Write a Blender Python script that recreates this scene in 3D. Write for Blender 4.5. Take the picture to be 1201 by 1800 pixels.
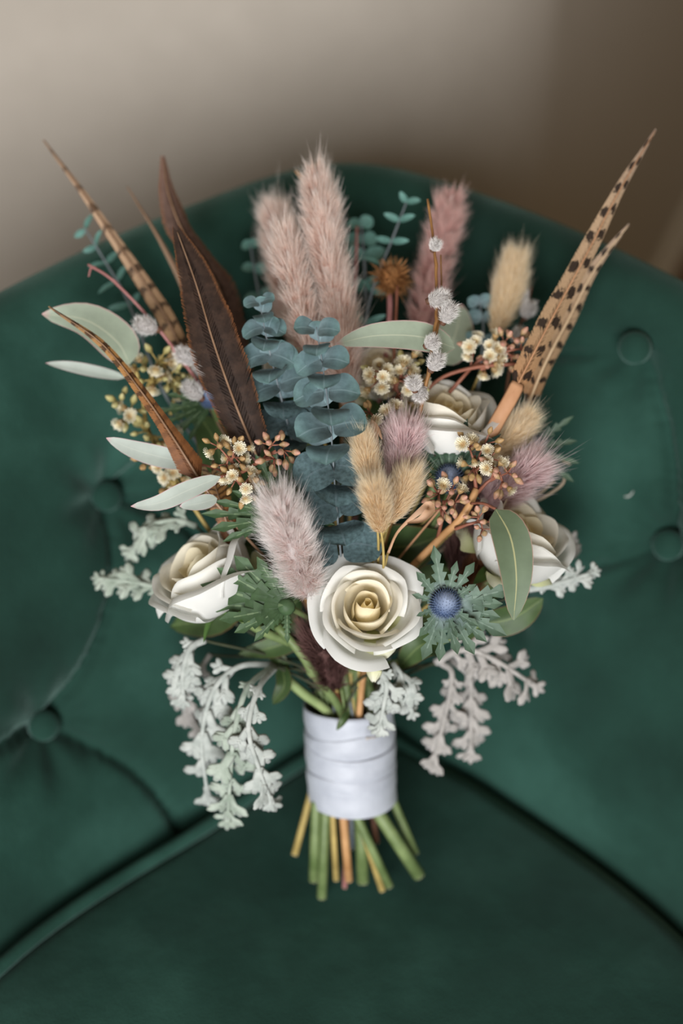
import bpy, math, random
import numpy as np
from mathutils import Vector, Matrix

random.seed(7)
rng = np.random.default_rng(7)
scene = bpy.context.scene
COL = scene.collection
for o in list(bpy.data.objects):
    bpy.data.objects.remove(o)

# ------------------------------------------------------------------ camera
PITCH = math.radians(38.0)
FPX = 2500.0                                   # focal length in pixels of the 1201x1800 frame
CAM = Vector((0.0, -0.563, 0.741))             # seat top is z = 0
RT = Vector((1, 0, 0))
FW = Vector((0, math.cos(PITCH), -math.sin(PITCH)))
UP = Vector((0, math.sin(PITCH), math.cos(PITCH)))
cam_d = bpy.data.cameras.new('camera')
cam_d.sensor_fit = 'VERTICAL'
cam_d.sensor_height = 36.0
cam_d.sensor_width = 24.0
cam_d.lens = 50.0
cam_d.clip_start = 0.02
cam_d.dof.use_dof = True
cam_d.dof.focus_distance = 0.772
cam_d.dof.aperture_fstop = 2.2
cam = bpy.data.objects.new('camera', cam_d)
COL.objects.link(cam)
cam.location = CAM
cam.rotation_euler = (math.pi / 2 - PITCH, 0, 0)
scene.camera = cam

# ------------------------------------------------------------------ world and light
world = bpy.data.worlds.new('world')
scene.world = world
world.use_nodes = True
world.node_tree.nodes['Background'].inputs[0].default_value = (1.0, 0.76, 0.46, 1)
world.node_tree.nodes['Background'].inputs[1].default_value = 0.19


def area_light(name, loc, target, sx, sy, power, col):
    l = bpy.data.lights.new(name, 'AREA')
    l.shape = 'RECTANGLE'
    l.size = sx
    l.size_y = sy
    l.energy = power
    l.color = col
    o = bpy.data.objects.new(name, l)
    COL.objects.link(o)
    o.location = loc
    o.rotation_euler = (Vector(target) - Vector(loc)).to_track_quat('-Z', 'Y').to_euler()
    return o


area_light('window_daylight', (-0.32, -2.3, 0.84), (0.0, 0.1, 0.15), 1.5, 1.25, 100, (0.97, 0.98, 1.0))

scene.view_settings.view_transform = 'Standard'
scene.view_settings.look = 'None'
scene.view_settings.gamma = 1.0
scene.view_settings.use_curve_mapping = False
scene.view_settings.exposure = 0.0


# ------------------------------------------------------------------ helpers
def P(px, py, d):
    """point of the place at image position px,py and distance d along the view axis"""
    return CAM + d * (FW + ((px - 600.5) / FPX) * RT - ((py - 900.0) / FPX) * UP)


def onseat(px, py, z=0.0):
    d = FW + ((px - 600.5) / FPX) * RT - ((py - 900.0) / FPX) * UP
    return CAM + d * ((z - CAM.z) / d.z)


def cdir(r, u, t):
    """direction in right / up / toward-the-viewer terms"""
    return (RT * r + UP * u - FW * t).normalized()


def lin(r, g, b):
    def f(c):
        c /= 255.0
        return c / 12.92 if c <= 0.04045 else ((c + 0.055) / 1.055) ** 2.4
    return (f(r), f(g), f(b), 1.0)


def lerp(a, b, t):
    return a + (b - a) * t


def spline(pts, n):
    """Catmull-Rom through Vectors, n samples"""
    pts = [Vector(p) for p in pts]
    if len(pts) == 2:
        return [pts[0].lerp(pts[1], i / (n - 1)) for i in range(n)]
    q = [pts[0] * 2 - pts[1]] + pts + [pts[-1] * 2 - pts[-2]]
    out = []
    m = len(pts) - 1
    for i in range(n):
        s = i / (n - 1) * m
        k = min(int(s), m - 1)
        t = s - k
        a, b, c, d = q[k], q[k + 1], q[k + 2], q[k + 3]
        out.append(0.5 * ((2 * b) + (c - a) * t + (2 * a - 5 * b + 4 * c - d) * t * t + (3 * b - a - 3 * c + d) * t ** 3))
    return out


def interp(vals, t):
    m = len(vals) - 1
    s = min(max(t, 0), 1) * m
    k = min(int(s), m - 1)
    return lerp(vals[k], vals[k + 1], s - k)


def perp(t, hint):
    s = t.cross(hint)
    if s.length < 1e-6:
        s = t.cross(Vector((1, 0.3, 0.2)))
    return s.normalized()


ORG = {}


def new_mesh(name, v, f, uv=None, var=None, smooth=True):
    me = bpy.data.meshes.new(name)
    me.from_pydata(v, [], f)
    if uv is not None:
        lay = me.uv_layers.new(name='UVMap')
        idx = np.empty(len(me.loops), dtype=np.int32)
        me.loops.foreach_get('vertex_index', idx)
        lay.data.foreach_set('uv', np.asarray(uv, dtype=np.float32)[idx].ravel())
    if var is not None:
        a = me.attributes.new('var', 'FLOAT', 'POINT')
        a.data.foreach_set('value', np.asarray(var, dtype=np.float32))
    if smooth:
        me.polygons.foreach_set('use_smooth', np.ones(len(me.polygons), dtype=bool))
    me.update()
    return me


def thing(name, label, cat, loc=(0, 0, 0), group=None):
    o = bpy.data.objects.new(name, None)
    o.empty_display_size = 0.01
    COL.objects.link(o)
    o.location = loc
    o['label'] = label
    o['category'] = cat
    if group:
        o['group'] = group
    ORG[o.name] = Vector(loc)
    return o


def put(name, me, mat, parent, M=None, label=None, kind=None):
    """link mesh as a child; M places a shared local mesh in the place"""
    o = bpy.data.objects.new(name, me)
    COL.objects.link(o)
    if mat is not None and not me.materials:
        me.materials.append(mat)
    o.parent = parent
    org = ORG[parent.name]
    if M is not None:
        o.matrix_basis = Matrix.Translation(-org) @ M
    ORG[o.name] = org
    if label:
        o['label'] = label
    if kind:
        o['kind'] = kind
    return o


class MB:
    def __init__(self):
        self.v, self.f, self.uv, self.var = [], [], [], []

    def add(self, p, uv=(0, 0), var=0.5):
        self.v.append(Vector(p))
        self.uv.append(uv)
        self.var.append(var)
        return len(self.v) - 1

    def grid(self, rows, uvs=None, var=0.5, wrap=False):
        nr, nc = len(rows), len(rows[0])
        b = len(self.v)
        for i, r in enumerate(rows):
            for j, p in enumerate(r):
                self.add(p, uvs[i][j] if uvs else (j / max(1, nc - 1), i / max(1, nr - 1)), var)
        for i in range(nr - 1):
            for j in range(nc if wrap else nc - 1):
                k = (j + 1) % nc
                self.f.append((b + i * nc + j, b + i * nc + k, b + (i + 1) * nc + k, b + (i + 1) * nc + j))

    def tube(self, pts, rad, sides=7, flat=1.0, hint=None, caps=True, var=0.5, v0=0.0, v1=1.0):
        """tube along pts; rad list; flat<1 squeezes it along the hint direction"""
        n = len(pts)
        rows, uvs = [], []
        h = Vector(hint) if hint is not None else -FW
        for i, p in enumerate(pts):
            t = (pts[min(i + 1, n - 1)] - pts[max(i - 1, 0)])
            if t.length < 1e-9:
                t = Vector((0, 0, 1))
            t.normalize()
            s = perp(t, h)
            nn = s.cross(t).normalized()
            r = rad[i] if isinstance(rad, (list, tuple)) else rad
            rows.append([p + s * (math.cos(2 * math.pi * k / sides) * r) + nn * (math.sin(2 * math.pi * k / sides) * r * flat) for k in range(sides)])
            vv = lerp(v0, v1, i / (n - 1))
            uvs.append([(k / sides, vv) for k in range(sides)])
        b = len(self.v)
        self.grid(rows, uvs, var, wrap=True)
        if caps:
            self.f.append(tuple(b + k for k in range(sides))[::-1])
            self.f.append(tuple(b + (n - 1) * sides + k for k in range(sides)))

    def lathe(self, prof, o, axis, sides=8, var=0.5):
        axis = axis.normalized()
        s = perp(axis, Vector((0.31, 0.5, 0.8)))
        t = axis.cross(s)
        m = len(prof)
        rows = [[o + axis * z + (s * math.cos(2 * math.pi * k / sides) + t * math.sin(2 * math.pi * k / sides)) * r for k in range(sides)] for r, z in prof]
        uvs = [[(k / sides, i / (m - 1)) for k in range(sides)] for i in range(m)]
        self.grid(rows, uvs, var, wrap=True)

    def mesh(self, name, org=None, smooth=True):
        o = org if org is not None else Vector((0, 0, 0))
        return new_mesh(name, [tuple(p - o) for p in self.v], self.f, self.uv, self.var, smooth)

    def build(self, name, mat, parent, label=None, kind=None, smooth=True):
        return put(name, self.mesh(name, ORG[parent.name], smooth), mat, parent, None, label, kind)


# ------------------------------------------------------------------ materials
def nodes_of(name):
    m = bpy.data.materials.new(name)
    m.use_nodes = True
    nt = m.node_tree
    nt.nodes.clear()
    out = nt.nodes.new('ShaderNodeOutputMaterial')
    bs = nt.nodes.new('ShaderNodeBsdfPrincipled')
    nt.links.new(bs.outputs[0], out.inputs[0])
    return m, nt, out, bs


def ramp(nt, fac, stops, mode='LINEAR'):
    r = nt.nodes.new('ShaderNodeValToRGB')
    r.color_ramp.interpolation = mode
    e = r.color_ramp.elements
    while len(e) < len(stops):
        e.new(0.5)
    for i, (p, c) in enumerate(stops):
        e[i].position = p
        e[i].color = c if len(c) == 4 else (*c, 1)
    nt.links.new(fac, r.inputs[0])
    return r.outputs[0]


def math_n(nt, op, a, b=None, clamp=False):
    n = nt.nodes.new('ShaderNodeMath')
    n.operation = op
    n.use_clamp = clamp
    for i, x in enumerate((a, b)):
        if x is None:
            continue
        if isinstance(x, (int, float)):
            n.inputs[i].default_value = x
        else:
            nt.links.new(x, n.inputs[i])
    return n.outputs[0]


def mixc(nt, fac, a, b, mode='MIX'):
    n = nt.nodes.new('ShaderNodeMix')
    n.data_type = 'RGBA'
    n.blend_type = mode
    for sock, x in ((n.inputs[0], fac), (n.inputs[6], a), (n.inputs[7], b)):
        if isinstance(x, (int, float)):
            sock.default_value = x
        elif isinstance(x, tuple):
            sock.default_value = x
        else:
            nt.links.new(x, sock)
    return n.outputs[2]


def noise(nt, scale, detail=3, coord='Object', rough=0.55):
    tc = nt.nodes.new('ShaderNodeTexCoord')
    n = nt.nodes.new('ShaderNodeTexNoise')
    n.inputs['Scale'].default_value = scale
    n.inputs['Detail'].default_value = detail
    n.inputs['Roughness'].default_value = rough
    nt.links.new(tc.outputs[coord], n.inputs['Vector'])
    return n.outputs[0]


def uvs_of(nt):
    tc = nt.nodes.new('ShaderNodeTexCoord')
    s = nt.nodes.new('ShaderNodeSeparateXYZ')
    nt.links.new(tc.outputs['UV'], s.inputs[0])
    return s.outputs[0], s.outputs[1]


def attr(nt, name='var'):
    a = nt.nodes.new('ShaderNodeAttribute')
    a.attribute_name = name
    return a.outputs['Fac']


def bump(nt, bs, h, strength=0.3, dist=0.001):
    b = nt.nodes.new('ShaderNodeBump')
    b.inputs['Strength'].default_value = strength
    b.inputs['Distance'].default_value = dist
    nt.links.new(h, b.inputs['Height'])
    nt.links.new(b.outputs[0], bs.inputs['Normal'])


def translucent(nt, out, bs, col, amount):
    t = nt.nodes.new('ShaderNodeBsdfTranslucent')
    if isinstance(col, tuple):
        t.inputs[0].default_value = col
    else:
        nt.links.new(col, t.inputs[0])
    m = nt.nodes.new('ShaderNodeMixShader')
    m.inputs[0].default_value = amount
    nt.links.new(bs.outputs[0], m.inputs[1])
    nt.links.new(t.outputs[0], m.inputs[2])
    nt.links.new(m.outputs[0], out.inputs[0])


def simple(name, c1, c2=None, scale=200, rough=0.6, spec=0.3, trans=0.0, src=None, stops=None, bmp=0.0, sheen=0.0, nmix=0.35, edge=None, rib=None):
    """colour from noise between c1 and c2, or a ramp on u / v / var with a noise tint; optional rim and midrib colours"""
    m, nt, out, bs = nodes_of(name)
    nz = noise(nt, scale)
    if stops:
        if src == 'v':
            fac = uvs_of(nt)[1]
        elif src == 'var':
            fac = attr(nt)
        else:
            fac = uvs_of(nt)[0]
        col = ramp(nt, fac, stops)
        if nmix:
            sh = ramp(nt, nz, [(0.3, (1 - nmix,) * 3), (0.7, (1, 1, 1))])
            col = mixc(nt, 1.0, col, sh, 'MULTIPLY')
    else:
        col = ramp(nt, nz, [(0.32, c1), (0.68, c2 or c1)])
    if rib or edge:
        u, v = uvs_of(nt)
        au = math_n(nt, 'ABSOLUTE', u)
        if rib:
            k = ramp(nt, au, [(0.0, (1, 1, 1)), (rib[1], (1, 1, 1)), (rib[1] * 1.6, (0, 0, 0))])
            col = mixc(nt, math_n(nt, 'MULTIPLY', k, rib[2] if len(rib) > 2 else 0.7), col, rib[0])
        if edge:
            k = ramp(nt, au, [(edge[1], (0, 0, 0)), (0.99, (1, 1, 1))])
            tip = ramp(nt, v, [(edge[2], (0, 0, 0)), (1.0, (1, 1, 1))]) if len(edge) > 2 else None
            if tip is not None:
                k = math_n(nt, 'MAXIMUM', k, tip)
            col = mixc(nt, math_n(nt, 'MULTIPLY', k, 0.8), col, edge[0])
    nt.links.new(col, bs.inputs['Base Color'])
    bs.inputs['Roughness'].default_value = rough
    bs.inputs['Specular IOR Level'].default_value = spec
    if sheen:
        bs.inputs['Sheen Weight'].default_value = sheen
        bs.inputs['Sheen Roughness'].default_value = 0.4
    if bmp:
        bump(nt, bs, noise(nt, scale * 2, 4), bmp, 0.0006)
    if trans:
        translucent(nt, out, bs, col, trans)
    return m


M = {}
# velvet upholstery
m, nt, out, bs = nodes_of('green_velvet')
n1 = noise(nt, 7, 5)
n2 = noise(nt, 900, 2)
c = ramp(nt, n1, [(0.28, lin(20, 42, 35)), (0.50, lin(30, 59, 50)), (0.70, lin(46, 80, 70))])
nt.links.new(c, bs.inputs['Base Color'])
bs.inputs['Roughness'].default_value = 0.85
bs.inputs['Specular IOR Level'].default_value = 0.12
nt.links.new(ramp(nt, noise(nt, 5.5, 5), [(0.34, (0.12,) * 3), (0.66, (0.5,) * 3)]), bs.inputs['Sheen Weight'])
bs.inputs['Sheen Roughness'].default_value = 0.45
bs.inputs['Sheen Tint'].default_value = lin(165, 200, 190)
hh = math_n(nt, 'ADD', math_n(nt, 'MULTIPLY', n2, 0.25), math_n(nt, 'MULTIPLY', noise(nt, 38, 4), 1.0))
bump(nt, bs, hh, 0.35, 0.004)
M['velvet'] = m
M['leg_wood'] = simple('dark_wood', lin(50, 32, 20), lin(70, 46, 30), 40, 0.4)
M['wall'] = simple('beige_wall_paint', lin(172, 164, 153), lin(176, 168, 157), 30, 0.85, 0.1)
M['baseboard'] = simple('white_gloss_paint', lin(205, 200, 192), lin(210, 205, 198), 30, 0.5)
M['floor'] = simple('brown_floor_wood', lin(92, 66, 44), lin(116, 84, 56), 12, 0.5)

M['petal'] = simple('cream_rose_petal', None, None, 60, 0.5, 0.3, 0.36, 'var',
                    [(0.0, lin(255, 243, 206)), (0.4, lin(254, 245, 220)), (0.75, lin(244, 240, 228)), (1.0, lin(240, 240, 236))], nmix=0.05)
M['petal_green'] = simple('greenish_rose_petal', None, None, 60, 0.6, 0.2, 0.25, 'v',
                          [(0.0, lin(196, 204, 130)), (0.55, lin(226, 226, 184)), (1.0, lin(236, 234, 214))], nmix=0.1)
M['sepal'] = simple('rose_green', lin(62, 92, 44), lin(96, 128, 66), 90, 0.5, 0.35, 0.1)
M['stem_green'] = simple('green_stem', lin(84, 102, 58), lin(122, 138, 90), 60, 0.5, 0.4)
M['stem_pale'] = simple('pale_green_stem', lin(120, 140, 88), lin(150, 164, 112), 60, 0.5, 0.4)
M['stem_tan'] = simple('tan_stem', lin(148, 128, 74), lin(186, 164, 100), 60, 0.6)
M['stem_orange'] = simple('orange_brown_stem', lin(164, 120, 76), lin(196, 152, 106), 60, 0.5)
M['stem_brown'] = simple('brown_stem', lin(74, 48, 36), lin(110, 76, 56), 60, 0.6)
M['stem_red'] = simple('red_brown_twig', lin(122, 74, 58), lin(150, 98, 78), 90, 0.5)
M['stem_amber'] = simple('amber_twig', lin(112, 76, 42), lin(154, 112, 66), 90, 0.45, 0.4)
M['stem_lilac'] = simple('bluish_twig', lin(98, 108, 112), lin(124, 132, 136), 90, 0.6)
M['stem_dark'] = simple('dark_olive_stem', lin(44, 50, 34), lin(62, 66, 46), 90, 0.6)
M['stem_mauve'] = simple('pinkish_twig', lin(150, 96, 92), lin(176, 126, 124), 90, 0.55)
M['cut'] = simple('pale_cut_stem_end', lin(206, 190, 156), lin(222, 208, 178), 200, 0.8)

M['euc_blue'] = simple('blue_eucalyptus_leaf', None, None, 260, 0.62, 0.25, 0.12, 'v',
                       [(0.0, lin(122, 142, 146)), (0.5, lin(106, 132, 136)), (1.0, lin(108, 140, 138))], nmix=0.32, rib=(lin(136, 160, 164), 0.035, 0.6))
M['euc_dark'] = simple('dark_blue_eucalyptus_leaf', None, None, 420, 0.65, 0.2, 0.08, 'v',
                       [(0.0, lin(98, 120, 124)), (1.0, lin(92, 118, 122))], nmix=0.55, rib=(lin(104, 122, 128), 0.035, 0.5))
M['euc_teal'] = simple('teal_small_leaf', None, None, 260, 0.6, 0.3, 0.15, 'v',
                       [(0.0, lin(86, 128, 118)), (1.0, lin(110, 156, 146))], nmix=0.25)
M['leaf_grey'] = simple('grey_green_leaf', None, None, 120, 0.6, 0.3, 0.12, 'v',
                        [(0.0, lin(150, 162, 140)), (1.0, lin(160, 172, 154))], nmix=0.15, rib=(lin(186, 190, 166), 0.03, 0.7), edge=(lin(196, 150, 150), 0.92, 0.93))
M['leaf_silver'] = simple('silver_leaf_underside', None, None, 120, 0.65, 0.25, 0.10, 'v',
                          [(0.0, lin(176, 186, 176)), (1.0, lin(182, 190, 182))], nmix=0.12, rib=(lin(196, 200, 188), 0.03, 0.5), edge=(lin(206, 150, 160), 0.93, 0.93))
M['leaf_olive'] = simple('olive_leaf', None, None, 120, 0.55, 0.35, 0.12, 'v',
                         [(0.0, lin(92, 106, 80)), (1.0, lin(104, 120, 94))], nmix=0.15, rib=(lin(176, 172, 124), 0.03, 0.8), edge=(lin(176, 130, 118), 0.95))
M['leaf_green'] = simple('green_leaf', None, None, 90, 0.5, 0.35, 0.15, 'v',
                         [(0.0, lin(58, 82, 44)), (1.0, lin(84, 106, 62))], nmix=0.35, rib=(lin(120, 136, 84), 0.04, 0.6), edge=(lin(130, 84, 60), 0.95))
M['bract_blue'] = simple('sea_holly_bract', None, None, 160, 0.55, 0.3, 0.12, 'v',
                         [(0.0, lin(150, 166, 170)), (0.35, lin(104, 126, 110)), (1.0, lin(82, 104, 82))], nmix=0.3, rib=(lin(160, 178, 164), 0.08, 0.28))
M['bract_green'] = simple('green_bract', None, None, 160, 0.55, 0.3, 0.12, 'v',
                          [(0.0, lin(64, 88, 56)), (1.0, lin(78, 104, 70))], nmix=0.4, rib=(lin(140, 160, 122), 0.07, 0.5))
M['bract_dark'] = simple('dark_bract', None, None, 160, 0.55, 0.3, 0.1, 'v',
                         [(0.0, lin(58, 84, 62)), (1.0, lin(44, 70, 58))], nmix=0.3, rib=(lin(120, 144, 120), 0.08, 0.6))
M['holly_head'] = simple('blue_thistle_head', None, None, 300, 0.6, 0.25, 0.0, 'v',
                         [(0.0, lin(58, 70, 90)), (0.55, lin(68, 86, 118)), (1.0, lin(150, 164, 190))], nmix=0.3)
M['felt'] = simple('silver_felt_leaf', lin(160, 166, 160), lin(190, 194, 188), 150, 0.9, 0.1, 0.08, sheen=0.3)
M['felt_warm'] = simple('warm_silver_felt_leaf', lin(150, 146, 141), lin(178, 173, 168), 150, 0.9, 0.1, 0.08, sheen=0.3)
M['felt_green'] = simple('green_silver_felt_leaf', lin(140, 152, 138), lin(178, 187, 174), 110, 0.9, 0.1, 0.08, sheen=0.3)
M['catkin'] = simple('silver_catkin_fur', None, None, 200, 0.9, 0.1, 0.15, 'v',
                     [(0.0, lin(190, 186, 184)), (0.4, lin(232, 228, 224)), (1.0, lin(252, 250, 248))], nmix=0.1)
M['catkin_core'] = simple('grey_catkin_core', lin(150, 146, 144), lin(184, 178, 174), 700, 0.9)
M['bud_pink'] = simple('pinkish_bud', None, None, 500, 0.5, 0.35, 0.0, 'v',
                       [(0.0, lin(164, 142, 98)), (0.5, lin(192, 152, 120)), (1.0, lin(200, 146, 130))], nmix=0.3)
M['bud_tan'] = simple('golden_bud', None, None, 500, 0.5, 0.35, 0.0, 'v',
                      [(0.0, lin(136, 112, 68)), (0.5, lin(170, 138, 92)), (1.0, lin(188, 152, 106))], nmix=0.3)
M['bud_yellow'] = simple('yellow_green_bud', None, None, 500, 0.6, 0.3, 0.0, 'v',
                         [(0.0, lin(140, 128, 76)), (0.5, lin(186, 176, 116)), (1.0, lin(214, 206, 152))], nmix=0.3)
M['blossom'] = simple('cream_blossom', None, None, 500, 0.7, 0.2, 0.2, 'v',
                      [(0.0, lin(206, 178, 104)), (0.35, lin(240, 228, 190)), (1.0, lin(246, 240, 220))], nmix=0.1)
M['seed_head'] = simple('dried_brown_seed_head', None, None, 400, 0.8, 0.15, 0.0, 'v',
                        [(0.0, lin(96, 62, 36)), (0.6, lin(158, 108, 64)), (1.0, lin(196, 150, 104))], nmix=0.3)
M['curl'] = simple('dried_beige_leaf', lin(186, 146, 112), lin(214, 178, 150), 90, 0.7, 0.2, 0.2)
M['tendril'] = simple('dry_tendril', lin(142, 126, 106), lin(172, 156, 136), 90, 0.8)


def hair_mat(name, root, mid, tip, tr=0.2):
    m, nt, out, bs = nodes_of(name)
    u, v = uvs_of(nt)
    c = ramp(nt, v, [(0.0, root), (0.5, mid), (1.0, tip)])
    k = ramp(nt, attr(nt), [(0.0, (0.86,) * 3), (1.0, (1.0,) * 3)])
    c = mixc(nt, 1.0, c, k, 'MULTIPLY')
    nt.links.new(c, bs.inputs['Base Color'])
    bs.inputs['Roughness'].default_value = 0.7
    bs.inputs['Specular IOR Level'].default_value = 0.2
    translucent(nt, out, bs, c, tr)
    return m


M['plume'] = hair_mat('blush_plume', lin(212, 172, 154), lin(244, 224, 212), lin(255, 251, 247), 0.48)
M['plume_rose'] = hair_mat('rose_plume', lin(190, 140, 132), lin(224, 184, 176), lin(242, 216, 210), 0.4)
M['plume_lilac'] = hair_mat('lilac_plume', lin(248, 230, 226), lin(254, 247, 245), lin(255, 254, 253), 0.58)
M['plume_mauve'] = hair_mat('mauve_plume', lin(212, 176, 178), lin(238, 214, 214), lin(252, 240, 240), 0.52)
M['plume_dark'] = hair_mat('dark_plum_plume', lin(72, 48, 46), lin(104, 74, 70), lin(146, 112, 106), 0.25)
M['plume_brown'] = hair_mat('russet_plume', lin(96, 60, 40), lin(136, 88, 60), lin(172, 124, 94), 0.2)
M['bunny'] = hair_mat('cream_bunny_tail', lin(242, 214, 170), lin(251, 234, 202), lin(255, 249, 232), 0.55)
M['bunny_pale'] = hair_mat('pale_bunny_tail', lin(226, 198, 150), lin(244, 224, 188), lin(252, 242, 222), 0.4)


def feather_mat(name, kind):
    m, nt, out, bs = nodes_of(name)
    u, v = uvs_of(nt)
    au = math_n(nt, 'ABSOLUTE', u)
    nz = noise(nt, 260, 3)
    fine = noise(nt, 900, 2)
    wob = math_n(nt, 'MULTIPLY', math_n(nt, 'SUBTRACT', nz, 0.5), 0.05)
    vv = math_n(nt, 'ADD', v, wob)
    if kind == 'barred':
        base = ramp(nt, v, [(0.0, lin(150, 126, 104)), (0.3, lin(190, 160, 132)), (1.0, lin(156, 122, 84))])
        fr = math_n(nt, 'FRACT', math_n(nt, 'MULTIPLY', math_n(nt, 'SUBTRACT', vv, math_n(nt, 'MULTIPLY', au, 0.012)), 12.0))
        bar = ramp(nt, math_n(nt, 'ABSOLUTE', math_n(nt, 'SUBTRACT', fr, 0.5)), [(0.10, (1, 1, 1)), (0.17, (0, 0, 0))])
        col = mixc(nt, math_n(nt, 'MULTIPLY', bar, 0.85), base, lin(44, 32, 26))
        col = mixc(nt, ramp(nt, au, [(0.80, (0, 0, 0)), (1.0, (0.5,) * 3)]), col, lin(140, 92, 60))
    elif kind == 'spotted':
        base = ramp(nt, v, [(0.0, lin(166, 144, 128)), (0.35, lin(188, 160, 130)), (0.8, lin(170, 138, 104)), (1.0, lin(180, 134, 94))])
        sg = math_n(nt, 'MULTIPLY', math_n(nt, 'SIGN', u), 0.13)
        fr = math_n(nt, 'FRACT', math_n(nt, 'ADD', math_n(nt, 'MULTIPLY', vv, 10.0), sg))
        a = math_n(nt, 'POWER', math_n(nt, 'DIVIDE', math_n(nt, 'ABSOLUTE', math_n(nt, 'SUBTRACT', fr, 0.5)), 0.20), 2.0)
        b = math_n(nt, 'POWER', math_n(nt, 'DIVIDE', math_n(nt, 'ABSOLUTE', math_n(nt, 'SUBTRACT', au, 0.55)), 0.42), 2.0)
        bar = ramp(nt, math_n(nt, 'ADD', a, b), [(0.7, (1, 1, 1)), (1.05, (0, 0, 0))])
        col = mixc(nt, math_n(nt, 'MULTIPLY', bar, 0.95), base, lin(34, 26, 24))
    elif kind == 'dark':
        base = ramp(nt, nz, [(0.3, lin(46, 33, 27)), (0.7, lin(68, 50, 40))])
        fr = math_n(nt, 'FRACT', math_n(nt, 'MULTIPLY', vv, 9.0))
        bar = ramp(nt, fr, [(0.0, (0, 0, 0)), (0.5, (0.5,) * 3), (0.6, (0, 0, 0))])
        col = mixc(nt, bar, base, lin(40, 28, 22))
        col = mixc(nt, ramp(nt, au, [(0.86, (0, 0, 0)), (1.0, (0.75,) * 3)]), col, lin(140, 88, 50))
    elif kind == 'brown':
        base = ramp(nt, nz, [(0.3, lin(72, 54, 46)), (0.7, lin(100, 78, 68))])
        col = mixc(nt, ramp(nt, v, [(0.0, (0.5,) * 3), (0.4, (0, 0, 0))]), base, lin(150, 118, 104))
        col = mixc(nt, ramp(nt, au, [(0.7, (0, 0, 0)), (1.0, (0.7,) * 3)]), col, lin(120, 76, 44))
    elif kind == 'tan':
        col = ramp(nt, v, [(0.0, lin(120, 96, 76)), (0.5, lin(150, 124, 102)), (1.0, lin(130, 98, 72))])
    else:  # amber
        base = ramp(nt, v, [(0.0, lin(150, 122, 86)), (0.35, lin(176, 128, 74)), (0.6, lin(146, 98, 58)), (1.0, lin(122, 76, 44))])
        fr = math_n(nt, 'FRACT', math_n(nt, 'MULTIPLY', vv, 13.0))
        bar = ramp(nt, math_n(nt, 'ABSOLUTE', math_n(nt, 'SUBTRACT', fr, 0.5)), [(0.14, (1, 1, 1)), (0.24, (0, 0, 0))])
        fade = ramp(nt, v, [(0.0, (0.9,) * 3), (0.5, (0.8,) * 3), (0.75, (0.25,) * 3)])
        col = mixc(nt, math_n(nt, 'MULTIPLY', bar, fade), base, lin(50, 30, 24))
    col = mixc(nt, 1.0, col, ramp(nt, fine, [(0.3, (0.82,) * 3), (0.7, (1, 1, 1))]), 'MULTIPLY')
    nt.links.new(col, bs.inputs['Base Color'])
    bs.inputs['Roughness'].default_value = 0.55
    bs.inputs['Specular IOR Level'].default_value = 0.3
    translucent(nt, out, bs, col, 0.12)
    return m


for k in ('barred', 'spotted', 'dark', 'brown', 'tan', 'amber'):
    M['f_' + k] = feather_mat(k + '_feather_vane', k)
M['quill'] = simple('pale_quill', lin(196, 168, 134), lin(216, 190, 156), 60, 0.4, 0.4)
M['quill_dark'] = simple('brown_quill', lin(120, 92, 70), lin(150, 120, 96), 60, 0.4, 0.4)
M['quill_orange'] = simple('orange_quill', lin(172, 126, 92), lin(194, 148, 112), 60, 0.4, 0.4)

# satin ribbon
m, nt, out, bs = nodes_of('white_satin')
nt.links.new(ramp(nt, noise(nt, 60, 3), [(0.3, lin(166, 170, 180)), (0.7, lin(184, 188, 197))]), bs.inputs['Base Color'])
bs.inputs['Roughness'].default_value = 0.48
bs.inputs['Specular IOR Level'].default_value = 0.45
bs.inputs['Sheen Weight'].default_value = 0.2
bump(nt, bs, noise(nt, 70, 3), 0.25, 0.002)
M['satin'] = m

# ------------------------------------------------------------------ the setting
FLOOR = -0.45


def struct(name, mb, mat, smooth=False):
    me = mb.mesh(name, None, smooth)
    me.materials.append(mat)
    o = bpy.data.objects.new(name, me)
    COL.objects.link(o)
    o['kind'] = 'structure'
    return o


mb = MB()
mb.grid([[Vector((x, y, FLOOR)) for x in (-3.2, 3.2)] for y in (-3.0, 4.0)])
struct('floor', mb, M['floor'])

# wall: left face, rounded outer corner, right face receding to the right
wy, cr = 0.60, 0.32
wdir = Vector((0.388, 0.922, 0)).normalized()
corner = Vector((0.13, wy, 0))
ang = math.atan2(wdir.y, wdir.x)
cut = cr * math.tan(ang / 2)
pl = [Vector((-3.2, wy, 0)), corner - Vector((cut, 0, 0))]
cc = pl[1] + Vector((0, cr, 0))
for i in range(1, 17):
    a = ang * i / 16
    pl.append(cc + Vector((math.sin(a) * cr, -math.cos(a) * cr, 0)))
pl.append(corner + wdir * 3.4)
mb = MB()
mb.grid([[Vector((p.x, p.y, z)) for p in pl] for z in (FLOOR, 2.2)])
struct('wall_back', mb, M['wall'], True)


def off(pl, d):
    o = []
    for i, p in enumerate(pl):
        t = (pl[min(i + 1, len(pl) - 1)] - pl[max(i - 1, 0)]).normalized()
        o.append(p + Vector((t.y, -t.x, 0)) * d)
    return o


mb = MB()
o1, o0 = off(pl, 0.014), off(pl, 0.001)
mb.grid([[Vector((p.x, p.y, z)) for p in q] for q, z in ((o1, FLOOR), (o1, FLOOR + 0.07), (o0, FLOOR + 0.085))])
struct('baseboard_back', mb, M['baseboard'])

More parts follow.
